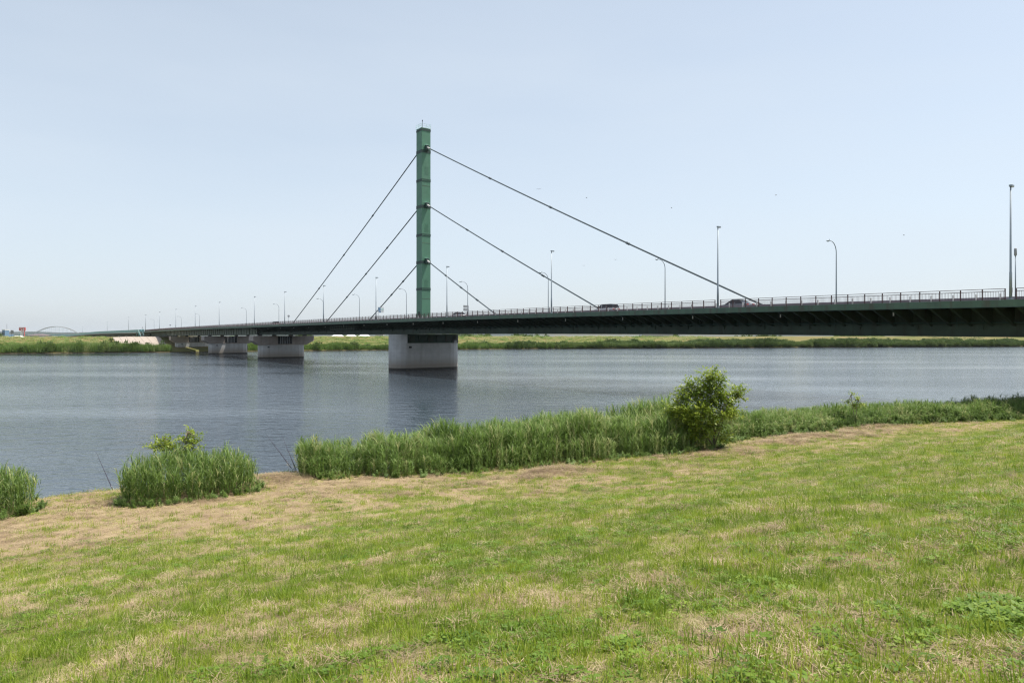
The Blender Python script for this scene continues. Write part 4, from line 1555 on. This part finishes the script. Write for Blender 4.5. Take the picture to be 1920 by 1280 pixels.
make_tree('sapling', Vector((b2_.x, b2_.y, z2 - .05)),
          [([(0, 0, 0), sp(1600, 770), sp(1596, 738)], .03, .012), ([(0, 0, .2), sp(1606, 765), sp(1608, 748)], .025, .01)],
          [(sp(1596, 737), (.22, .25, .2)), (sp(1607, 746), (.36, .3, .3)), (sp(1590, 750), (.3, .3, .2)), (sp(1616, 754), (.3, .3, .2)), (sp(1602, 758), (.4, .3, .25))],
          620, .15, 'thin pale sapling standing alone above the weeds at right', 303, 'sapling')


# ---- fishing rods
def fishing_rod(base, tip_dir, length, label, stand):
    r = empty('fishing_rod', base)
    d = Vector(tip_dir).normalized()
    g = Vector((0, 0, stand))
    pts, rad = [], []
    for k in range(9):
        u = k / 8
        p = g + d * (length * u)
        p.z -= .12 * length * .12 * u ** 3
        pts.append(p); rad.append(.024 * (1 - u) + .007)
    MB().tube(pts, rad, 6).build('rod_blank', 'carbon', r, True)
    MB().tube([g - d * .45, g + d * .05], .022, 8).build('handle', 'dark', r, True)
    q = g + d * .12 + Vector((0, 0, -.07))
    MB().tube([q + Vector((-.05, 0, 0)), q + Vector((.05, 0, 0))], .055, 10).build('reel', 'white', r, True)
    MB().tube([(0, 0, -.1), g - d * .06], .014, 6).build('stand_pole', 'grey', r, True)
    MB().box(-.05, .05, -.04, .04, stand - .09, stand - .02).build('stand_head', 'white', r)
    tag(r, label, 'fishing rod', 'fishing rods set up on the bank')


def shore_pt(px, Y):
    p = pix(px, 0, Y)
    return Vector((p.x, p.y, float(gz(p.x, p.y))))


B = shore_pt(211, 36.3)
fishing_rod(B, (pix(174, 832, 39.5) - (B + Vector((0, 0, .65)))), 4.0, 'fishing rod on a pale stand left of the dark reed clump', .65)
B = shore_pt(541, 38.2)
fishing_rod(B, (pix(493, 805, 41.5) - (B + Vector((0, 0, .5)))), 4.0, 'dark fishing rod leaning left at the end of the reed belt', .5)
B = shore_pt(552, 39.0)
fishing_rod(B, (pix(527, 812, 42.0) - (B + Vector((0, 0, .5)))), 3.6, 'thin fishing rod half hidden by the end of the reed belt', .5)

# ================================================================= FAR BANK
far_reed = []
for _ in range(5):
    bl = []
    for k in range(46):
        a, d = U(0, 6.283), 1.25 * math.sqrt(U(0, 1))
        bl.append((d * math.cos(a), d * math.sin(a), 0, U(0, 6.283), U(0, .35), U(1.5, 2.9), U(.09, .17), U(.1, .9)))
    far_reed.append(blade_set(bl, 'reed', 2, 'far_reed'))
for _ in range(4):
    P, D, Uu, L, W = [], [], [], [], []
    for k in range(240):
        v = np.array([random.gauss(0, 1), random.gauss(0, 1), random.gauss(0, 1)]); v /= np.linalg.norm(v)
        v[2] = abs(v[2]) * 1.15
        P.append(v * np.array([1.6, 1.6, 1.7]) * U(.55, 1.05)); D.append(v); Uu.append((U(-.5, .5), U(-.5, .5), 1))
        l = U(.3, .6); L.append(l); W.append(l * U(.4, .6))
    V, Fq = leaf_faces(P, D, Uu, np.array(L), np.array(W))
    far_reed.append(np_mesh('far_bush', V, Fq, 'bush'))
C_FAR = variants('far_plant', far_reed)


def far_bank():
    n = 9500
    t = RNG.uniform(-40, 720, n)
    under = (t > 68) & (t < 96)
    width = np.interp(t, [-40, 60, 100, 250, 300, 720], [9, 7, 8, 9, 13, 15])
    e = RNG.uniform(.6, 1, n) ** 1 * 0 + RNG.uniform(0.8, 1.0, n) * 0 + .8 + RNG.uniform(0, 1, n) * width
    keep = (~under)
    s = shore_far(t) + e
    bushy = np.interp(t, [240, 300, 330, 720], [.03, .5, .8, .85])
    isb = RNG.uniform(0, 1, n) < bushy
    X, Y = -SA * s + CA * t, CA * s + SA * t
    Z = ground_z(s, t)
    h = np.interp(t, [-40, 60, 66, 200, 280, 720], [1.25, 1.2, 1.05, .95, .95, 1.0]) * (.35 + 1.3 * fbm(t * .08, s * .12, 121, 3)) * RNG.uniform(.8, 1.15, n)
    w = RNG.uniform(.8, 1.2, n)
    h = np.where(isb, h * (1.15 + .9 * fbm(t * .03, s * .1, 131, 2)), h)
    w = np.where(isb, w * 1.25, w)
    S = np.stack([w, w, h], 1)
    R = np.stack([RNG.normal(0, .05, n), RNG.normal(0, .05, n), RNG.uniform(0, 6.28, n)], 1)
    T = np.clip(.5 + .9 * (fbm(t * .05, s * .1, 141, 3) - .5) + RNG.normal(0, .16, n), 0, 1)
    P = np.stack([X, Y, Z - .05], 1)
    k = keep & ~isb
    scatter('far_reed_bank', P[k], R[k], S[k], RNG.integers(0, 5, k.sum()), T[k], C_FAR, 'green reed strip along the far water edge', 'reeds')
    k = keep & isb
    scatter('far_bushes', P[k], R[k], S[k], RNG.integers(5, 9, k.sum()), T[k], C_FAR, 'mass of low green bushes along the far right shore', 'bushes')
    n = 5500
    t = RNG.uniform(-40, 420, n)
    s = shore_far(t) + RNG.uniform(9, 58, n)
    k = ~((t > 48) & (t < 97))
    t, s = t[k], s[k]
    n = len(t)
    X, Y = -SA * s + CA * t, CA * s + SA * t
    sc = RNG.uniform(.14, .32, n)
    scatter('far_levee_grass', np.stack([X, Y, ground_z(s, t) - .02], 1), np.stack([np.zeros(n), np.zeros(n), RNG.uniform(0, 6.28, n)], 1), np.stack([sc * 4, sc * 4, sc], 1),
            RNG.integers(0, 5, n), np.clip(.88 + 1.0 * (fbm(t * .06, s * .15, 191, 3) - .5) + RNG.normal(0, .15, n), 0, 1), C_FAR, 'rough yellowish grass covering the far levee', 'grass')
    # second, higher row of scrub behind on the right
    n = 2600
    t = RNG.uniform(330, 720, n)
    s = shore_far(t) + RNG.uniform(17, 36, n)
    X, Y = -SA * s + CA * t, CA * s + SA * t
    k = fbm(t * .04, s * .06, 151, 3) > .43
    X, Y, s, t = X[k], Y[k], s[k], t[k]
    n = len(t)
    sc = RNG.uniform(.9, 1.6, n)
    scatter('far_scrub', np.stack([X, Y, ground_z(s, t) - .1], 1), np.stack([np.zeros(n), np.zeros(n), RNG.uniform(0, 6.28, n)], 1), np.stack([sc, sc, sc * .9], 1),
            RNG.integers(5, 9, n), np.clip(RNG.normal(.4, .2, n), 0, 1), C_FAR, 'upper row of darker scrub behind the far right bushes', 'scrub')


far_bank()


def far_tree(px, Y, top_py, w_px, label, seed, name='far_tree', cat='tree'):
    c = pix(px, 0, Y)
    s, t = to_st(c.x, c.y)
    z = max(float(ground_z(s, t)), .6)
    H = CAMH - (top_py - HORIZON) * Y / F - z
    w = w_px * Y / F / 2
    rng = random.Random(seed)
    lob = []
    for k in range(6):
        lob.append(((rng.uniform(-.6, .6) * w, rng.uniform(-.5, .5) * w, H * rng.uniform(.35, .75)), (w * rng.uniform(.45, .7), w * rng.uniform(.45, .7), H * rng.uniform(.2, .3))))
    lob.append(((0, 0, H * .72), (w * .6, w * .6, H * .27)))
    lob.append(((0, 0, H * .3), (w * .8, w * .8, H * .25)))
    return make_tree(name, Vector((c.x, c.y, z - .1)), [([(0, 0, 0), (.1, 0, H * .4), (0, 0, H * .75)], .16, .04)], lob, 1100, .55, label, seed, cat, 'bush_mesh')


far_tree(907, 427, 637.5, 26, 'dark rounded bush at the far water edge right of the main pier', 401, 'far_bush', 'bush')
far_tree(1238, 462, 638, 14, 'small dark bush on the far shore below the grey wall', 402, 'far_bush', 'bush')
for i, (px, Y, ty, w, lab) in enumerate(((1712, 560, 629.5, 34, 'lighter rounded tree left of the dark far tree clump'), (1752, 556, 627, 48, 'leftmost dark tree of the far right clump'),
                                       (1790, 553, 628, 50, 'middle dark tree of the far right clump'), (1828, 556, 627.5, 46, 'rightmost dark tree of the far right clump'))):
    far_tree(px, Y, ty, w, lab, 410 + i)


# ---- things beyond the far levee
def far_building(name, px0, px1, top_py, Y, depth, wall, roof, label, cat='building', pitched=False, z0=4.0, windows=0):
    c = pix((px0 + px1) / 2, top_py, Y)
    w = (px1 - px0) * Y / F / 2
    h = c.z - z0
    r = empty(name, (c.x, Y, z0), 0)
    wh = h * (.72 if pitched else .93)
    wb = MB().box(-w, w, 0, depth, -.3, wh).build('wall', wall, r)
    if pitched:
        MB().add([(-w - .3, -.3, wh + .003), (w + .3, -.3, wh + .003), (w + .3, depth + .3, wh + .003), (-w - .3, depth + .3, wh + .003), (-w * .55, depth / 2, h), (w * .55, depth / 2, h)],
                 [(3, 2, 1, 0), (0, 1, 5, 4), (2, 3, 4, 5), (1, 2, 5), (3, 0, 4)]).build('roof', roof, r)
    else:
        MB().box(-w - .2, w + .2, -.2, depth + .2, wh + .003, h).build('roof', roof, r)
    for k in range(windows):
        x = -w + (k + .5) * 2 * w / windows
        MB().box(x - w / windows * .55, x + w / windows * .55, -.06, -.005, wh * .45, wh * .8).build('window', 'glass', r)
    tag(r, label, cat)
    return r


far_building('brown_roofed_hall', 48, 74, 625.8, 640, 18, 'grey', 'brown_roof', 'low hall with a brown hipped roof beside the red and white tower', pitched=True)
far_building('long_low_house', 20, 34, 629.2, 660, 10, 'beige', 'white', 'low pale house left of the red and white tower', pitched=True)
o = far_building('blue_tower_block', 4, 9, 617.5, 900, 8, 'blue', 'white', 'small blue tower with a thin mast at the left edge', windows=2)
MB().tube([(2.2, 3, 12), (2.2, 3, 19)], .12, 5).build('mast', 'dark', o)
far_building('blue_shed', 1, 12, 625.5, 930, 14, 'blue', 'grey', 'low blue shed under the small blue tower')
# billboards and pylons
r = empty('billboard', tuple(pix(22.5, 0, 800).xy) + (4,))
zt = pix(0, 619, 800).z - 4
for x in (-1.0, 1.0):
    MB().tube([(x, .2, -.2), (x, .2, zt)], .15, 6).build('leg', 'dark', r)
MB().box(-1.6, 1.6, 0, .1, zt - 3.0, zt).build('board', 'dark', r)
MB().box(-1.2, 1.2, -.05, -.003, zt - 2.5, zt - .5).build('board_face', 'grey', r)
tag(r, 'small dark billboard on two legs left of the red tower', 'billboard')
r = empty('sign_tower', tuple(pix(41, 0, 700).xy) + (4,))
mpp = 700 / F
zt = pix(0, 613.5, 700).z - 4
zb = zt - 6.5 * mpp
MB().box(-2.6 * mpp, -.1 * mpp, 0, 1.3, -.3, zb).build('column', 'white', r)
MB().box(3.4 * mpp, 4.4 * mpp, 0, 1.0, -.3, zb).build('column', 'red', r)
hd = MB().box(-5.2 * mpp, 5.4 * mpp, -.2, 1.6, zb + .003, zt).build('sign_head', 'red', r)
MB().box(-1.2 * mpp, 1.4 * mpp, -.28, -.203, zb + .4, zb + 1.5).build('sign_field', 'white', hd)
MB().box(2.6 * mpp, 3.9 * mpp, -.28, -.203, zb + .4, zt - .8).build('sign_field', 'white', hd)
MB().box(-4.6 * mpp, 1.5 * mpp, -.28, -.203, zt - 1.2, zt - .75).build('sign_field', 'white', hd)
tag(r, 'tall red and white sign tower beyond the far levee', 'sign tower')

# arch bridge far to the left
Y = 1650
mpp = Y / F
r = empty('arch_bridge', tuple(pix(105, 0, Y).xy) + (4,), math.radians(14))
zc = pix(0, 612, Y).z - 4
zd = pix(0, 627.5, Y).z - 4
for off in (0, 9):
    pts = []
    for k in range(25):
        u = -1 + 2 * k / 24
        pts.append((u * 41 * mpp, off, zd - 1 + (zc - zd + 1) * (1 - u * u)))
    a = MB().tube(pts, .6, 6).build('arch_rib', 'grey', r, True)
    for k in range(3, 22, 2):
        MB().tube([(pts[k][0], off, zd), pts[k]], .12, 5).build('hanger', 'teal', a)
MB().box(-62 * mpp, 62 * mpp, -1, 10, zd - 1.6, zd).build('deck', 'teal', r)
for x in (-60, -41, 41, 60):
    MB().box(x * mpp - 1.5, x * mpp + 1.5, 0, 9, -2, zd - 1.603).build('pier', 'grey', r)
tag(r, 'faint grey-green arch bridge in the distance at far left', 'arch bridge')

# slivers seen under the deck
far_building('long_white_hall', 1000, 1198, 625.8, 640, 16, 'white', 'white', 'long white hall showing as a strip under the deck', windows=0)
far_building('grey_flood_wall', 1208, 1262, 626.6, 600, 3, 'grey', 'white', 'grey flood wall with a pale coping under the deck', cat='wall')
far_building('greenhouse', 622, 640, 626.4, 560, 8, 'white', 'white', 'leftmost white greenhouse behind the far levee', pitched=True)
far_building('greenhouse', 648, 664, 626.6, 560, 8, 'white', 'white', 'middle white greenhouse behind the far levee', pitched=True)
far_building('greenhouse', 672, 690, 626.5, 560, 8, 'white', 'white', 'greenhouse nearest the main pier behind the far levee', pitched=True)
far_building('white_shed', 704, 718, 625.5, 570, 8, 'grey', 'white', 'grey shed just left of the main pier behind the levee')
far_building('long_white_hall', 1275, 1420, 626.8, 640, 14, 'white', 'white', 'second white hall right of the grey flood wall')


def treeline():
    n = 900
    px = RNG.uniform(-40, 1950, n)
    Y = RNG.uniform(600, 900, n)
    X = (px - 960) / F * Y
    s, t = to_st(X, Y)
    k = (fbm(px * .02, px * 0, 161, 3) > .5) & ((px > 560) | (px < 0)) & (s > shore_far(t) + 95)
    X, Y = X[k], Y[k]
    n = len(X)
    sc = RNG.uniform(.8, 1.5, n)
    scatter('far_treeline', np.stack([X, Y, np.full(n, 4.0)], 1), np.stack([np.zeros(n), np.zeros(n), RNG.uniform(0, 6.28, n)], 1), np.stack([sc * 2, sc * 1.5, sc * 2.0], 1),
            RNG.integers(5, 9, n), np.clip(RNG.normal(.4, .2, n), 0, 1), C_FAR, 'distant line of trees behind the far levee', 'trees')


treeline()

# ================================================================= BIRDS
bd = MB()
bd.tube([(0, -.22, 0), (0, -.1, .01), (0, .1, .01), (0, .24, 0)], [.015, .07, .07, .02], 6)
for sg in (-1, 1):
    bd.add([(sg * .04, .1, .02), (sg * .04, -.08, .02), (sg * .35, -.1, .16), (sg * .35, .08, .17), (sg * .75, -.14, .05), (sg * .72, -.06, .06)],
           [(0, 1, 2, 3), (3, 2, 4, 5)])
bird_me = bd.mesh('bird', 'grey')
BL = ['bird above the upper right cable, leftmost of the flock', 'bird just right of the leftmost bird above the upper cable', 'bird below the upper cable near the curved lamp',
      'bird below the upper cable, left of the curved lamp', 'bird high over the longest right cable', 'bird left of the tallest lamp, highest at right', 'lone bird low in the right sky above the curved lamp']
for (px, py, Y), lb in zip(((1010, 355, 95), (1100, 371, 100), (1154, 487, 105), (1095, 498, 110), (1259, 390, 100), (1455, 366, 90), (1695, 441, 100)), BL):
    o = link('bird', bird_me, None, pix(px, py, Y), random.uniform(0, 6.28))
    o.rotation_euler.x = random.uniform(-.3, .3)
    o.scale = (.45, .45, .45)
    tag(o, lb, 'bird', 'birds over the river')

# ================================================================= HAZE
hb = MB().box(-9600, 9600, -9600, 9600, -5.5, 66)
hm = bpy.data.materials.new('haze')
hm.use_nodes = True
hn = hm.node_tree
hn.nodes.clear()
ho = hn.nodes.new('ShaderNodeOutputMaterial')
pv = hn.nodes.new('ShaderNodeVolumePrincipled')
pv.inputs['Color'].default_value = (0.90, 0.95, 1.0, 1)
pv.inputs['Density'].default_value = 0.000032
pv.inputs['Anisotropy'].default_value = 0.0
hn.links.new(pv.outputs[0], ho.inputs['Volume'])
me = hb.mesh('haze', hm)
tag(link('haze', me), 'pale summer haze in the air over river and land', 'haze', kind='stuff')
